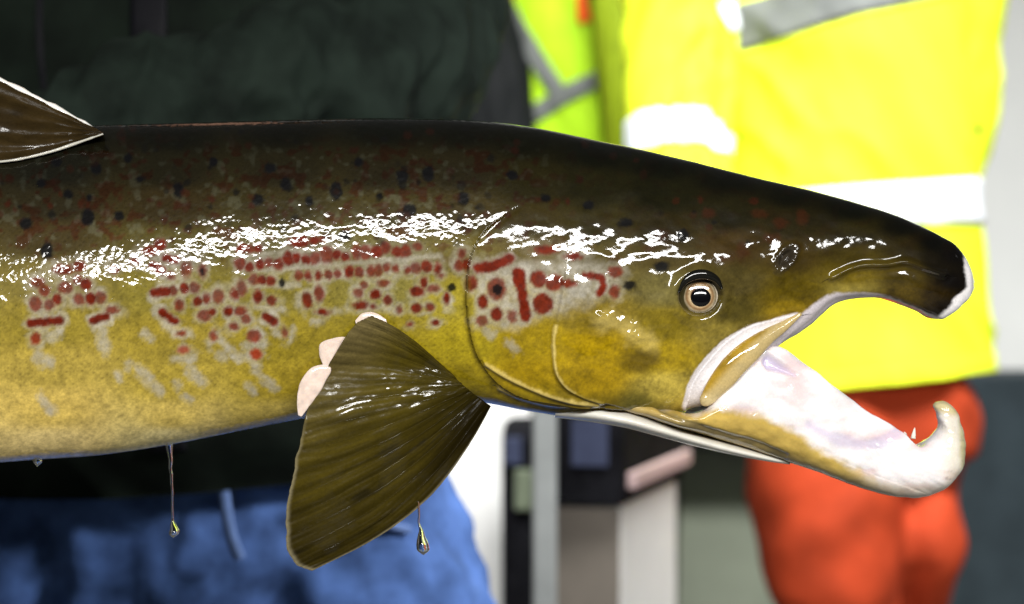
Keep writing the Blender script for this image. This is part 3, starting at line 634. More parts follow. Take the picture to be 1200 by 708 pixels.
# pale fleshy worn patches on the fin's edge
def lobe(ribs, dpt):
    loft('worn_fin_edge', ribs, M_jaw, fin, cvar((226, 204, 190), .22, 5), 60, 30, .8, [dpt]*len(ribs), noise=1.1)
dl = depth_at(400, 420)+6
lobe([(416, 376, 418, 384, .5), (424, 368, 430, 384, 2), (434, 366, 438, 386, 2.4), (444, 369, 446, 386, 2), (453, 375, 453, 382, .5)], dl+13)
lobe([(379, 430, 385, 431, .4), (374, 415, 393, 418, 2.2), (375, 403, 402, 406, 3.2), (381, 392, 411, 398, 3.2), (390, 385, 416, 391, 2.8), (401, 382, 418, 386, 1.8), (412, 380.5, 416, 381.5, .4)], dl+2)
lobe([(349, 487, 354, 488, .4), (348, 470, 364, 474, 2.2), (350, 456, 374, 461, 3.2), (355, 443, 381, 449, 3.2), (363, 433, 386, 439, 2.8), (373, 428, 388, 432, 1.8), (382, 426.5, 386, 427.5, .4)], dl+2)

# ---- dorsal fin, folded towards the camera, with its pale wet rim
dl_top = [(-260, 60), (-120, 62), (-40, 78), (38, 113), (80, 135), (104, 148), (121, 156)]
dl_bot = [(-260, 196), (-140, 195), (-60, 192), (20, 187), (62, 177), (95, 166), (121, 157)]
n = 80; A = np.array(smooth_poly(dl_top, n)); B = np.array(smooth_poly(dl_bot, n)); f = np.linspace(0, 1, 40)[None]
x = A[:, :1]*(1-f)+B[:, :1]*f; y = A[:, 1:]*(1-f)+B[:, 1:]*f
db = np.array([depth_at(max(q[0], 0), max(q[1]+4, 176)) for q in B])[:, None]
d = db*(.3+.7*f) + 3 + 2*fbm(x/30, y/12, 4) + 1.5*np.sin(f*26)
Vd = fpos(x, y, d); cd = lin((44, 34, 16))*(1+.5*fbm(x/20, y/7, 44))[..., None]
dfin = mk('dorsal_fin', Vd.reshape(-1, 3), grid_faces(n, 40), M_fin, salmon, np.clip(cd, 0, 1).reshape(-1, 3)); sm = dfin.modifiers.new('thickness', 'SOLIDIFY'); sm.thickness = .0014; sm.offset = 0
def rim(name, Pc, r, col, parent, mat=M_jaw, jag=.5):
    V = []; n = len(Pc)
    for i in range(n):
        t = Pc[min(i+1, n-1)]-Pc[max(i-1, 0)]; t = t/np.linalg.norm(t); a = np.cross(t, (0, 1, 0)); a /= np.linalg.norm(a); b2 = np.cross(t, a)
        rr = r*K*(1+jag*float(vn(i*.5, 3.3, 2)))*(1 if i < n-3 else .6)
        for q in range(8): w = 2*math.pi*q/8; V.append(Pc[i]+(a*math.cos(w)+b2*math.sin(w))*rr)
    return mk(name, V, [tuple(f) for f in grid_faces(n, 8, False, True)], mat, parent, np.tile(lin(col), (len(V), 1)))
rim('fin_rim', Vd[:, 0], 3.4, (236, 232, 224), dfin); rim('fin_rim', Vd[40:, -1], 1.6, (196, 192, 180), dfin, jag=.3)
# ---- tail fin, beyond the picture's left edge
n = 40; xx = np.linspace(-1480, -1760, n)[:, None]; f = np.linspace(-1, 1, 40)[None]
sp = herm([-1760, -1600, -1480], [250, 150, 62], xx[::-1])[::-1]; y = 385+f*sp; x = xx + 60*(1-f**2)*((-xx-1480)/280)
Vt = toworld(x, y, 3*np.sin(f*40)+0*x); ct_ = lin((44, 36, 16))*(1+.4*fbm(x/20, y/9, 4))[..., None]
tf = mk('tail_fin', Vt.reshape(-1, 3), grid_faces(n, 40), M_fin, salmon, np.clip(ct_, 0, 1).reshape(-1, 3)); sm = tf.modifiers.new('thickness', 'SOLIDIFY'); sm.thickness = .003

# ------------------------------------------------------------ drops of water and slime hanging from the fish
def drip(pts, label, group='drips hanging from the fish', name='water_drip'):
    """revolved thread: (x, y, radius) down its length"""
    p = np.array(pts, float); s = np.r_[0, np.cumsum(np.abs(np.diff(p[:, 1])))]; t = np.linspace(0, s[-1], 90)
    x, y, r = [herm(s, p[:, k], t) for k in range(3)]; r = np.maximum(r, .12); x = x + .9*vn(y/9, y*0+2, 5)*sst(0, 12, t); nn = 16; dd = p[0, 3] if p.shape[1] > 3 else 0
    V = []
    for i in range(90):
        c0 = np.array(pos(x[i], y[i], -dd*K))
        for q in range(nn): a = 2*math.pi*q/nn; V.append(c0+np.array((math.cos(a), math.sin(a), 0))*r[i]*K)
    F = [tuple(f)[::-1] for f in grid_faces(90, nn, False, True)] + [tuple(range(nn)), tuple(range(89*nn, 90*nn))[::-1]]
    o = mk(name, V, F, M_water); tag(o, label, 'water drop', group); return o
drip([(198, 521, 4.5, 12), (199, 530, 3.2, 12), (200, 545, 2.2, 12), (201, 570, 1.5, 12), (202, 600, 1.3, 12), (203, 612, 2.0, 12), (203.5, 620, 5.0, 12), (203.5, 626, 5.4, 12), (203.5, 630.5, .2, 12)], 'long clear drip hanging from the belly in front of blue jeans')
drip([(490, 588, 1.0, 112), (491, 600, 1.2, 112), (492, 618, 1.6, 112), (494, 628, 4.0, 112), (495.5, 640, 7.0, 112), (495.5, 646, 6.2, 112), (495.5, 650.5, .2, 112)], 'teardrop of water falling beside the pectoral fin')
drip([(1068, 576, 9, 4), (1068, 579, 7.5, 4), (1068, 581.5, 3.5, 4), (1068, 582.5, .2, 4)], 'flat bead of water under the hooked lower jaw')
drip([(44, 536, 4, 10), (44, 541, 5, 10), (44, 547, .2, 10)], 'small bead of water at the belly, leftmost of the drops')

# ------------------------------------------------------------ people
class Tube:
    def __init__(s, path, rad, side=(1, 0, 0), fold=.0, fu=3, fv=6, seed=1, dirs=None):
        s.p = np.array(path, float); s.r = np.array(rad, float); L = np.linalg.norm(np.diff(s.p, axis=0), axis=1); s.k = np.r_[0, np.cumsum(L)]/L.sum()
        s.side = np.array(side, float); s.fold, s.fu, s.fv, s.seed = fold, fu, fv, seed; s.len = L.sum()
    def P(s, u, v, off=0.0):
        u = np.asarray(u, float); v = np.asarray(v, float); sh = np.broadcast(u, v).shape; u = np.broadcast_to(u, sh); v = np.broadcast_to(v, sh)
        g = lambda t: np.stack([herm(s.k, s.p[:, q], t) for q in range(3)], -1)
        c = g(v); T = g(np.clip(v+.01, 0, 1)) - g(np.clip(v-.01, 0, 1)); T /= np.linalg.norm(T, axis=-1, keepdims=True)
        N = s.side - T*(T@s.side)[..., None]; N /= np.linalg.norm(N, axis=-1, keepdims=True); B = np.cross(T, N)
        a, b_ = herm(s.k, s.r[:, 0], v), herm(s.k, s.r[:, 1], v); w = 2*math.pi*u
        fo = s.fold*(fbm(np.cos(w)*s.fu+10+v*s.fv*.5, np.sin(w)*s.fu+v*s.fv, s.seed) - .35*np.abs(vn(np.cos(w)*s.fu*1.7+v*s.fv*2.2, np.sin(w)*s.fu+v*s.fv*1.3, s.seed+5)))
        ra = a+fo+off; rb = b_+fo+off
        return c + N*(ra*np.cos(w))[..., None] + B*(rb*np.sin(w))[..., None]
    def mesh(s, name, mat, parent, nu=120, nv=150):
        u = np.linspace(0, 1, nu, endpoint=False); v = np.linspace(0, 1, nv)
        V = s.P(u[None], v[:, None]).reshape(-1, 3)
        F = [tuple(f)[::-1] for f in grid_faces(nv, nu, False, True)] + [tuple(range(nu)), tuple(range((nv-1)*nu, nv*nu))[::-1]]
        return mk(name, V, F, mat, parent)
    def strip(s, name, mat, parent, uv, width, off=.004, n=120, m=8):
        """a flat band sewn on the tube: centre line through the (u, v) points, width in metres"""
        q = np.array(uv, float); k = np.linspace(0, 1, len(q)); t = np.linspace(0, 1, n); uc, vc = np.interp(t, k, q[:, 0]), np.interp(t, k, q[:, 1])
        ra = float(np.mean(s.r))*2*math.pi; du, dv = np.gradient(uc)*ra, np.gradient(vc)*s.len; L = np.hypot(du, dv)
        w = np.linspace(-.5, .5, m)*width; U = uc[:, None] - (dv/L)[:, None]*w[None]/ra; Vv = vc[:, None] + (du/L)[:, None]*w[None]/s.len
        P = s.P(U, np.clip(Vv, 0, 1), off); o = mk(name, P.reshape(-1, 3), grid_faces(n, m), mat, parent)
        md = o.modifiers.new('thickness', 'SOLIDIFY'); md.thickness = .002; return o
def union(name, tubes, mat, parent, voxel=.014, smooth=8, fold=None):
    V = []; F = []; n0 = 0
    for t in tubes:
        nu, nv = 40, 60; u = np.linspace(0, 1, nu, endpoint=False); v = np.linspace(0, 1, nv); P = t.P(u[None], v[:, None]).reshape(-1, 3)
        V += list(P); F += [tuple(int(i)+n0 for i in f)[::-1] for f in grid_faces(nv, nu, False, True)] + [tuple(range(n0, n0+nu)), tuple(range(n0+(nv-1)*nu, n0+nv*nu))[::-1]]; n0 += nu*nv
    o = mk(name, V, F, mat, parent)
    r = o.modifiers.new('weld', 'REMESH'); r.mode = 'VOXEL'; r.voxel_size = voxel; r.use_smooth_shade = True
    sm = o.modifiers.new('soften', 'SMOOTH'); sm.factor = .5; sm.iterations = smooth
    if fold:
        tx = bpy.data.textures.new(name+'_folds', 'CLOUDS'); tx.noise_scale = fold[1]; tx.noise_depth = 1
        d = o.modifiers.new('folds', 'DISPLACE'); d.texture = tx; d.strength = fold[0]; d.texture_coords = 'LOCAL'
    return o
def figure(name, parent, J, mat=None):
    """bare body under the clothes: one continuous skinned mesh, with five fingers to each hand"""
    V = []; E = []; Rr = []
    def a(p, r, par=None):
        V.append(tuple(np.array(p)-rootloc(parent))); Rr.append(r)
        if par is not None: E.append((par, len(V)-1))
        return len(V)-1
    pel = a(J['pelvis'], .085); ch = a(J['chest'], .10, pel); nk = a(J['neck'], .052, ch); hd0 = a(np.array(J['neck'])+(0, -.005, .085), .07, nk); hd1 = a(np.array(J['neck'])+(0, -.012, .16), .085, hd0); a(np.array(J['neck'])+(0, .0, .23), .055, hd1)
    for sd in ('l', 'r'):
        sh = a(J['sh_'+sd], .05, ch); el = a(J['el_'+sd], .038, sh); wr = a(J['wr_'+sd], .026, el)
        dirn = np.array(J['wr_'+sd])-np.array(J['el_'+sd]); dirn /= np.linalg.norm(dirn); lat = np.cross(dirn, (0, .3, 1)); lat /= np.linalg.norm(lat); nrm = np.cross(dirn, lat)
        pm = a(np.array(J['wr_'+sd])+dirn*.06, .026, wr)
        for i, (o_, ln) in enumerate(((-.03, .068), (-.010, .078), (.011, .074), (.031, .058))):
            k1 = a(np.array(J['wr_'+sd])+dirn*.095+lat*o_, .010, pm); k2 = a(np.array(J['wr_'+sd])+dirn*(.095+ln*.55)+lat*o_*1.1+nrm*.012, .009, k1); a(np.array(J['wr_'+sd])+dirn*(.095+ln*.9)+lat*o_*1.1+nrm*.035, .008, k2)
        t1 = a(np.array(J['wr_'+sd])+dirn*.045-lat*.042, .012, wr); a(np.array(J['wr_'+sd])+dirn*.08-lat*.058+nrm*.02, .010, t1)
        hp = a(J['hip_'+sd], .075, pel); kn = a(J['kn_'+sd], .05, hp); an = a(J['an_'+sd], .035, kn)
    me = bpy.data.meshes.new(name); me.from_pydata(V, E, []); o = link(bpy.data.objects.new(name, me), parent); me.materials.append(mat or M_skin)
    sk = o.modifiers.new('skin', 'SKIN'); sk.use_smooth_shade = True
    for i, r in enumerate(Rr): me.skin_vertices[0].data[i].radius = (r, r); me.skin_vertices[0].data[i].use_root = (i == 0)
    ss = o.modifiers.new('sub', 'SUBSURF'); ss.levels = 1; ss.render_levels = 1
    return o
def boot(parent, at, mat=M_boot):
    x, y, z = at
    union('boot', [Tube([(x, y, .34), (x, y, .2), (x, y, .06), (x, y, .02)], [(.06, .07), (.055, .065), (.055, .07), (.05, .07)]), Tube([(x, y+.07, .05), (x, y-.04, .055), (x, y-.15, .04), (x, y-.2, .035)], [(.045, .05), (.05, .05), (.05, .036), (.03, .02)])], mat, parent, .012, 4)

# -- person in the dark jacket and jeans, just behind the fish
Y1 = .78
p1 = thing('person', (pos(200, 0, Y1)[0], Y1, 0), 'person in dark green jacket and blue jeans standing behind the salmon', 'person', 'people behind the fish')
def q1(px, py, dy=0): return pos(px, py, Y1+dy)
hx = q1(200, 560)[0]
jk = Tube([q1(205, 564, 0), q1(203, 525, 0), q1(205, 400, 0), q1(205, 200, .02), q1(205, 0, .03), q1(205, -180, .04), q1(205, -260, .05)], [(.228, .150), (.240, .160), (.235, .155), (.235, .15), (.24, .145), (.20, .12), (.10, .08)], fold=.016, fu=2.2, fv=4, seed=3)
# hem dips at the front
jo = jk.mesh('jacket', M_dark, p1, 160, 200)
for vtx in jo.data.vertices:
    z = vtx.co.z + 0; hz = q1(0, 600)[2]
    t = max(0, 1-(z-hz)/.05); fr = max(0, 1-((vtx.co.x)/.24)**2); vtx.co.z += t*(.024*(1-fr)-.0)
jk.strip('zip_placket', M_placket, p1, [(.765, .06), (.757, .3), (.752, .55), (.75, .9)], .022, .004)
jk.strip('jacket_seam', M_placket, p1, [(.69, .06), (.69, .95)], .004, .002)
arm = Tube([q1(470, -300, .05), q1(490, -140, .02), q1(490, 10, -.03), q1(470, 78, -.12), q1(400, 92, -.22), q1(280, 120, -.30), q1(120, 170, -.36), q1(-40, 210, -.40)],
           [(.075, .08), (.078, .08), (.076, .075), (.078, .068), (.066, .066), (.060, .060), (.054, .054), (.048, .048)], side=(.3, .5, .8), fold=.024, fu=1.1, fv=14, seed=11)
arm.mesh('sleeve', M_sleeve, p1, 110, 240)
arm2 = Tube([q1(-110, -300, .05), q1(-150, -140, .02), q1(-190, 60, -.02), q1(-230, 200, -.15), q1(-330, 260, -.35), q1(-420, 300, -.55)],
            [(.075, .08), (.07, .075), (.066, .066), (.06, .06), (.055, .055), (.048, .048)], side=(.3, .5, .8), fold=.014, fu=2, fv=8, seed=15)
arm2.mesh('sleeve', M_sleeve, p1, 70, 120)
zc = q1(0, 760)[2]
tj = [Tube([(hx, Y1+.01, q1(0, 520)[2]), (hx, Y1+.01, q1(0, 600)[2]), (hx+.01, Y1+.01, q1(0, 680)[2]), (hx+.01, Y1+.01, zc-.02)], [(.195, .125), (.205, .135), (.225, .14), (.22, .13)]),
      Tube([(hx+.125, Y1, q1(0, 620)[2]), (hx+.165, Y1, q1(0, 720)[2]), (hx+.20, Y1-.02, .45), (hx+.20, Y1+.02, .08)], [(.12, .12), (.118, .118), (.085, .09), (.075, .08)]),
      Tube([(hx-.115, Y1, q1(0, 620)[2]), (hx-.125, Y1, q1(0, 720)[2]), (hx-.15, Y1-.02, .45), (hx-.15, Y1+.02, .08)], [(.115, .12), (.112, .118), (.085, .09), (.075, .08)])]
union('jeans', tj, M_jean, p1, .010, 5, (.028, .045))
def cordline(name, pts, r, mat, parent, n=40, seg=8, flat=1.0):
    p = np.array(pts, float); k = np.linspace(0, 1, len(p)); t = np.linspace(0, 1, n); C = np.stack([herm(k, p[:, q], t) for q in range(3)], -1); V = []
    for i in range(n):
        d = C[min(i+1, n-1)]-C[max(i-1, 0)]; d /= np.linalg.norm(d); a = np.cross(d, (0, 1, 0)); a /= np.linalg.norm(a); b2 = np.cross(d, a)
        for q in range(seg): w = 2*math.pi*q/seg; V.append(C[i]+a*math.cos(w)*r+b2*math.sin(w)*r*flat)
    return mk(name, V, [tuple(f) for f in grid_faces(n, seg, False, True)] + [tuple(range(seg))[::-1], tuple(range((n-1)*seg, n*seg))], mat, parent)
cordline('fly_seam', [q1(262, 575, -.133), q1(266, 605, -.142), q1(272, 632, -.146), q1(281, 655, -.144)], .005, M_seam, p1, flat=.4)
cordline('trouser_pocket', [q1(402, 560, -.125), q1(420, 590, -.125), q1(450, 612, -.112), q1(480, 622, -.095)], .004, M_seam, p1, flat=.6)
figure('body', p1, dict(pelvis=(hx, Y1, .93), chest=(hx, Y1+.02, 1.36), neck=(hx, Y1+.05, 1.62), sh_l=q1(500, -250, .05), el_l=q1(540, 60, -.06), wr_l=q1(-60, 214, -.41), sh_r=q1(-100, -250, .05), el_r=q1(-210, 170, -.1), wr_r=q1(-440, 308, -.58),
     hip_l=(hx+.1, Y1, .85), kn_l=(hx+.19, Y1-.02, .46), an_l=(hx+.2, Y1+.02, .1), hip_r=(hx-.1, Y1, .85), kn_r=(hx-.15, Y1-.02, .46), an_r=(hx-.15, Y1+.02, .1)))
union('hair', [Tube([(hx, Y1+.08, 1.70), (hx, Y1+.07, 1.78), (hx, Y1+.06, 1.85), (hx, Y1+.055, 1.885)], [(.085, .08), (.098, .095), (.085, .09), (.03, .03)])], M_hair, p1, .012, 4)
boot(p1, (hx+.2, Y1+.02, 0)); boot(p1, (hx-.15, Y1+.02, 0))

# -- person in the fluorescent jacket and orange trousers
Y2 = 2.7
def q2(px, py, dy=0): return pos(px, py, Y2+dy)
p2 = thing('person', (q2(1010, 0)[0], Y2, 0), 'person in fluorescent yellow jacket with white bands and orange trousers', 'person', 'people behind the fish')
tj2 = Tube([q2(1012, 447), q2(1008, 400), q2(1008, 300), q2(1006, 200), q2(994, 100), q2(980, 0), q2(965, -90), q2(955, -150)], [(.25, .17), (.245, .165), (.238, .165), (.24, .165), (.232, .16), (.225, .15), (.19, .12), (.09, .08)], fold=.034, fu=1.7, fv=3.5, seed=21)
tj2.mesh('jacket', M_hivis, p2, 140, 170)
def v_at(T, z): 
    v = np.linspace(0, 1, 400); return float(v[np.argmin(np.abs(T.P(np.full(400, .75), v)[:, 2]-z))])
vb = v_at(tj2, q2(0, 246)[2])
tj2.strip('reflective_band', M_refl, p2, [(-.25+.5, vb-.02), (.5, vb-.018), (.75, vb), (1.0, vb+.012), (1.25, vb)], .073, .004, 200)
vb = v_at(tj2, q2(0, 10)[2])
tj2.strip('reflective_band', M_reflg, p2, [(.52, vb-.03), (.64, vb-.012), (.75, vb+.012), (1.0, vb+.04), (1.2, vb+.04)], .085, .004, 200)
tj2.strip('jacket_hem', M_hivis, p2, [(.0, .015), (1.0, .015)], .03, .003, 200)
slv = Tube([q2(880, -110, 0), q2(815, -60, -.03), q2(800, 40, -.06), q2(800, 140, -.12), q2(806, 220, -.2), q2(815, 290, -.32), q2(830, 340, -.42)], [(.08, .08), (.095, .095), (.092, .09), (.088, .085), (.082, .08), (.07, .07), (.055, .055)], side=(1, 0, 0), fold=.03, fu=1.8, fv=6, seed=25)
slv.mesh('sleeve', M_hivis, p2, 90, 140)
def v_at2(T, z): return v_at(T, z)
vb = v_at(slv, q2(0, 222)[2]); slv.strip('reflective_band', M_refl, p2, [(.0, vb+.0), (.5, vb-.03), (.75, vb-.01), (1.0, vb+.02)], .075, .004, 160)
vb = v_at(slv, q2(0, 48)[2]); slv.strip('reflective_band', M_refl, p2, [(.80, vb+.08), (.92, vb-.02), (1.0, vb-.03), (1.1, vb)], .05, .004, 100)
slv2 = Tube([q2(1060, -110, .05), q2(1120, -60, .1), q2(1125, 60, .14), q2(1112, 180, .16), q2(1080, 280, .2), q2(1020, 330, .22)], [(.08, .08), (.085, .085), (.08, .08), (.075, .075), (.066, .066), (.055, .055)], side=(1, 0, 0), fold=.014, fu=1.6, fv=5, seed=27)
slv2.mesh('sleeve', M_hivis, p2, 60, 80)
cordline('snap_button', [q2(1146, 152, -.10), q2(1146, 153, -.112)], .007, M_blackp, p2, 6, 14)
tt2 = [Tube([q2(1012, 425), q2(1015, 470), q2(1018, 540)], [(.15, .10), (.205, .14), (.20, .14)]),
       Tube([q2(985, 450), q2(972, 520, -.03), q2(966, 600, -.08), q2(975, 670, -.09), q2(990, 740, -.03), (q2(1000, 0)[0], Y2+.05, .1)], [(.13, .14), (.138, .15), (.135, .14), (.12, .125), (.10, .11), (.09, .1)]),
       Tube([q2(1078, 468), q2(1086, 530, .04), q2(1086, 600, .0), q2(1090, 635, -.04), q2(1085, 680, .0), (q2(1085, 0)[0], Y2+.15, .1)], [(.075, .11), (.070, .11), (.056, .08), (.062, .09), (.052, .075), (.075, .08)])]
union('trousers', tt2, M_orange, p2, .014, 6, (.030, .13))
b2 = q2(1005, 0)[0]
figure('body', p2, dict(pelvis=(b2, Y2, .93), chest=(b2-.05, Y2, 1.40), neck=(b2-.08, Y2+.02, 1.66), sh_l=q2(1060, -90, .04), el_l=q2(1118, 150, .15), wr_l=q2(1000, 335, .22), sh_r=q2(860, -90, 0), el_r=q2(802, 180, -.15), wr_r=q2(834, 350, -.44),
     hip_l=q2(1080, 480), kn_l=q2(1088, 630, -.02), an_l=(q2(1085, 0)[0], Y2+.15, .1), hip_r=q2(985, 480), kn_r=q2(972, 660, -.08), an_r=(q2(1000, 0)[0], Y2+.05, .1)))
union('hair', [Tube([(b2-.08, Y2+.05, 1.74), (b2-.08, Y2+.04, 1.82), (b2-.08, Y2+.03, 1.89), (b2-.08, Y2+.025, 1.925)], [(.085, .08), (.098, .095), (.085, .09), (.03, .03)])], M_hair, p2, .012, 4)
boot(p2, (q2(1000, 0)[0], Y2+.05, 0)); boot(p2, (q2(1085, 0)[0], Y2+.15, 0))

# -- person in a lime vest with one black sleeve and one coloured as shaded cloth, farther back
Y3 = 3.5
def q3(px, py, dy=0): return pos(px, py, Y3+dy)
p3 = thing('person', (q3(690, 0)[0], Y3, 0), 'person in lime safety vest with grey bands and one black sleeve, between the others', 'person', 'people behind the fish')
v3 = Tube([q3(700, 400), q3(698, 320), q3(694, 200), q3(684, 100), q3(672, 0), q3(664, -80), q3(660, -120)], [(.20, .14), (.20, .14), (.185, .14), (.185, .14), (.18, .135), (.14, .1), (.08, .07)], fold=.02, fu=1.8, fv=4, seed=31)
v3.mesh('vest', M_vest, p3, 120, 140)
va, vb_, vc = v_at(v3, q3(0, 30)[2]), v_at(v3, q3(0, 118)[2]), v_at(v3, q3(0, 92)[2])
v3.strip('reflective_band', M_reflg, p3, [(.60, va+.04), (.64, va-.03), (.70, vb_)], .032, .004, 60)
v3.strip('reflective_band', M_reflg, p3, [(.45, vb_-.06), (.60, vb_-.045), (.72, vb_+.01), (.85, vc+.01), (1.1, vc+.01)], .036, .006, 100)
v3.strip('orange_panel', M_redcl, p3, [(.765, va-.015), (.775, va+.12)], .035, .005, 30)
s3a = Tube([q3(600, -70, -.02), q3(562, 0, -.05), q3(574, 90, -.1), q3(592, 200, -.16), q3(640, 290, -.25)], [(.07, .055), (.085, .07), (.088, .07), (.08, .06), (.042, .042)], fold=.01, fv=6, seed=33); s3a.mesh('sleeve', M_blackcl, p3, 60, 80)
s3b = Tube([q3(705, -80, -.1), q3(716, 0, -.2), q3(726, 90, -.24), q3(736, 200, -.24), q3(740, 290, -.22)], [(.05, .055), (.048, .06), (.046, .058), (.046, .052), (.042, .042)], fold=.01, fv=6, seed=35); s3b.mesh('sleeve', M_shadecl, p3, 60, 80)  # this sleeve stands in for a shaded fold; shade is in its colour
b3 = q3(690, 0)[0]
union('trousers', [Tube([(b3+.02, Y3, 1.0), (b3+.02, Y3, .9), (b3+.02, Y3, .8)], [(.17, .12), (.185, .13), (.17, .12)]), Tube([(b3-.07, Y3, .9), (b3-.08, Y3, .5), (b3-.08, Y3+.02, .1)], [(.1, .12), (.08, .09), (.075, .08)]), Tube([(b3+.11, Y3, .9), (b3+.12, Y3, .5), (b3+.12, Y3+.02, .1)], [(.1, .12), (.08, .09), (.075, .08)])], M_blackcl, p3, .014, 5)
figure('body', p3, dict(pelvis=(b3, Y3, .93), chest=(b3-.01, Y3, 1.40), neck=(q3(660, 0)[0], Y3+.01, 1.70), sh_l=q3(705, -60, -.1), el_l=q3(728, 110, -.24), wr_l=q3(740, 296, -.22), sh_r=q3(606, -100, .0), el_r=q3(562, 100, -.11), wr_r=q3(644, 298, -.26),
     hip_l=(b3+.1, Y3, .88), kn_l=(b3+.12, Y3, .5), an_l=(b3+.12, Y3+.02, .1), hip_r=(b3-.06, Y3, .88), kn_r=(b3-.08, Y3, .5), an_r=(b3-.08, Y3+.02, .1)))
boot(p3, (b3-.08, Y3+.02, 0)); boot(p3, (b3+.12, Y3+.02, 0))

# ------------------------------------------------------------ equipment behind the fish
Y4 = 1.75
def q4(px, py, dy=0): return np.array(pos(px, py, Y4+dy))
def prism(name, plan, z0, z1, mat, parent=None, bw=.006):
    """upright solid over a plan polygon (x, y points, counter-clockwise seen from above)"""
    n = len(plan); V = [(x, y, z0) for x, y in plan] + [(x, y, z1) for x, y in plan]
    F = [tuple(range(n))[::-1], tuple(range(n, 2*n))] + [(i, (i+1) % n, n+(i+1) % n, n+i) for i in range(n)]
    o = mk(name, V, F, mat, parent, smooth=False); return bev(o, bw)
def corner_plan(xl, xc, xr, yl, yc, yr, dep):
    a, b_, c = q4(xl, 0, yl), q4(xc, 0, yc), q4(xr, 0, yr)
    return [(a[0], a[1]), (b_[0], b_[1]), (c[0], c[1]), (c[0]+(a[0]-b_[0]), c[1]+(a[1]-b_[1]))]
ped = thing('pedestal', (q4(700, 0)[0], Y4+.1, 0), 'pedestal with front coloured as beige shade and white side carrying the black crate', 'cabinet')
pl = corner_plan(640, 727, 793, .03, 0, .42, .4)
zt = q4(0, 592)[2]
prism('cabinet', pl, 0, zt, M_white, ped)
# front face's shade put into the colour of a beige panel, 6 mm proud of the cabinet
a, b_ = np.array(pl[0]), np.array(pl[1]); dr = (b_-a)/np.linalg.norm(b_-a); nr = np.array((dr[1], -dr[0]))
prism('shaded_front', [tuple(a+nr*.008), tuple(b_+nr*.008), tuple(b_+nr*.0005), tuple(a+nr*.0005)], .06, zt-.004, M_frontshade, ped, .002)
crate = thing('crate', (q4(700, 0)[0], Y4+.1, zt), 'black plastic crate with pink-grey edge strip on the pedestal', 'crate')
plc = corner_plan(628, 730, 800, .0, -.03, .42, .4); z1 = q4(0, 470)[2]
C0 = np.mean(plc, axis=0); inn = [tuple(C0+(np.array(p)-C0)*.93) for p in plc]
V = [(*p, zt+.003) for p in plc]+[(*p, z1) for p in plc]+[(*p, z1) for p in inn]+[(*p, zt+.02) for p in inn]
Fc = [(3, 2, 1, 0)] + [(i, (i+1) % 4, 4+(i+1) % 4, 4+i) for i in range(4)] + [(4+i, 4+(i+1) % 4, 8+(i+1) % 4, 8+i) for i in range(4)] + [(8+i, 8+(i+1) % 4, 12+(i+1) % 4, 12+i) for i in range(4)] + [(12, 13, 14, 15)]
bev(mk('crate_shell', V, Fc, M_blackp, crate, smooth=False), .006)
b_, c = np.array(plc[1]), np.array(plc[2]); dr = (c-b_)/np.linalg.norm(c-b_); nr = np.array((dr[1], -dr[0])); e0 = b_+dr*.02
prism('edge_strip', [tuple(e0+nr*.014), tuple(c+nr*.014), tuple(c+nr*.001), tuple(e0+nr*.001)], zt+.022, zt+.045, M_pink, crate, .003)
a = np.array(plc[0]); dr = (b_-a)/np.linalg.norm(b_-a); nr = np.array((dr[1], -dr[0])); e0, e1 = a+dr*.05, a+dr*.10
prism('crate_sheen', [tuple(e0+nr*.004), tuple(e1+nr*.004), tuple(e1+nr*.0008), tuple(e0+nr*.0008)], q4(0, 545)[2], q4(0, 490)[2], M_bluep, crate, .001)  # bluish highlight on the crate, put in as a coloured plate
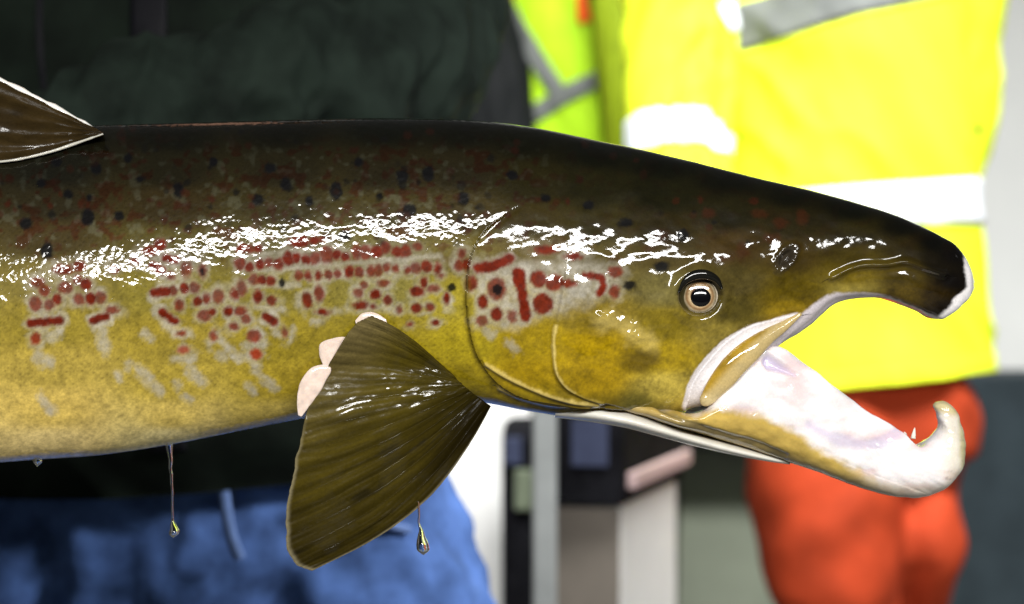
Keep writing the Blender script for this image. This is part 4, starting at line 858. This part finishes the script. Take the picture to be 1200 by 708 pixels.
# grey upright post in front of it
pst = thing('post', tuple(q4(638, 0, -.35)*np.array((1, 1, 0))), 'grey metal upright post beside the black crate', 'post')
px0, px1 = q4(624, 0, -.35)[0], q4(653, 0, -.35)[0]; yy = Y4-.35
prism('upright', [(px0, yy), (px1, yy), (px1, yy+.03), (px0, yy+.03)], .012, 1.12, M_grey, pst, .005)
prism('foot_plate', [(px0-.05, yy-.05), (px1+.05, yy-.05), (px1+.05, yy+.08), (px0-.05, yy+.08)], 0, .012, M_grey, pst, .002)
# black cabinet and white panel left of the post
cb = thing('machine', (q4(605, 0, .5)[0], Y4+.5, 0), 'black machine housing with pale olive panel left of the grey post', 'machine')
x0, x1 = q4(588, 0, .5)[0], q4(650, 0, .5)[0]; y0 = Y4+.5
prism('housing', [(x0, y0), (x1, y0), (x1, y0+.3), (x0, y0+.3)], 0, q4(0, 500, .5)[2], M_blackp, cb, .02)
xa, xb = q4(603, 0, .5)[0], q4(624, 0, .5)[0]
prism('control_panel', [(xa, y0-.01), (xb, y0-.01), (xb, y0-.0005), (xa, y0-.0005)], q4(0, 598, .5)[2], q4(0, 550, .5)[2], M_olive, cb, .003)
xa, xb = q4(591, 0, .5)[0], q4(611, 0, .5)[0]
prism('screen', [(xa, y0-.008), (xb, y0-.008), (xb, y0-.0005), (xa, y0-.0005)], q4(0, 545, .5)[2], q4(0, 512, .5)[2], M_bluep, cb, .003)
x0, x1 = q4(520, 0, .9)[0], q4(622, 0, .9)[0]; y0 = Y4+.9
o = prism('panel', [(x0, y0), (x1, y0), (x1, y0+.04), (x0, y0+.04)], 0, q4(0, 440, .9)[2], M_white, None, .004); tag(o, 'white upright panel between the jeans and the black machine', 'panel')
# dark bench side right of the orange trousers, and a dark block added for the shadow under the jaw
x0, x1 = pos(1095, 0, 4.6)[0], pos(1290, 0, 4.6)[0]
o = prism('tank', [(x0, 4.6), (x1, 4.6), (x1, 5.1), (x0, 5.1)], 0, pos(0, 440, 4.6)[2], M_slate, None, .01); tag(o, 'dark slate tank right of the orange trousers', 'tank')
x0, x1 = pos(775, 0, 4.9)[0], pos(960, 0, 4.9)[0]
o = prism('shade_block', [(x0, 4.9), (x1, 4.9), (x1, 5.19), (x0, 5.19)], pos(0, 526, 4.9)[2], pos(0, 470, 4.9)[2], M_blackp, None, .01); tag(o, 'dark block standing in for the shadow under the open jaw', 'shade_block')  # solid added where only a black shadow falls
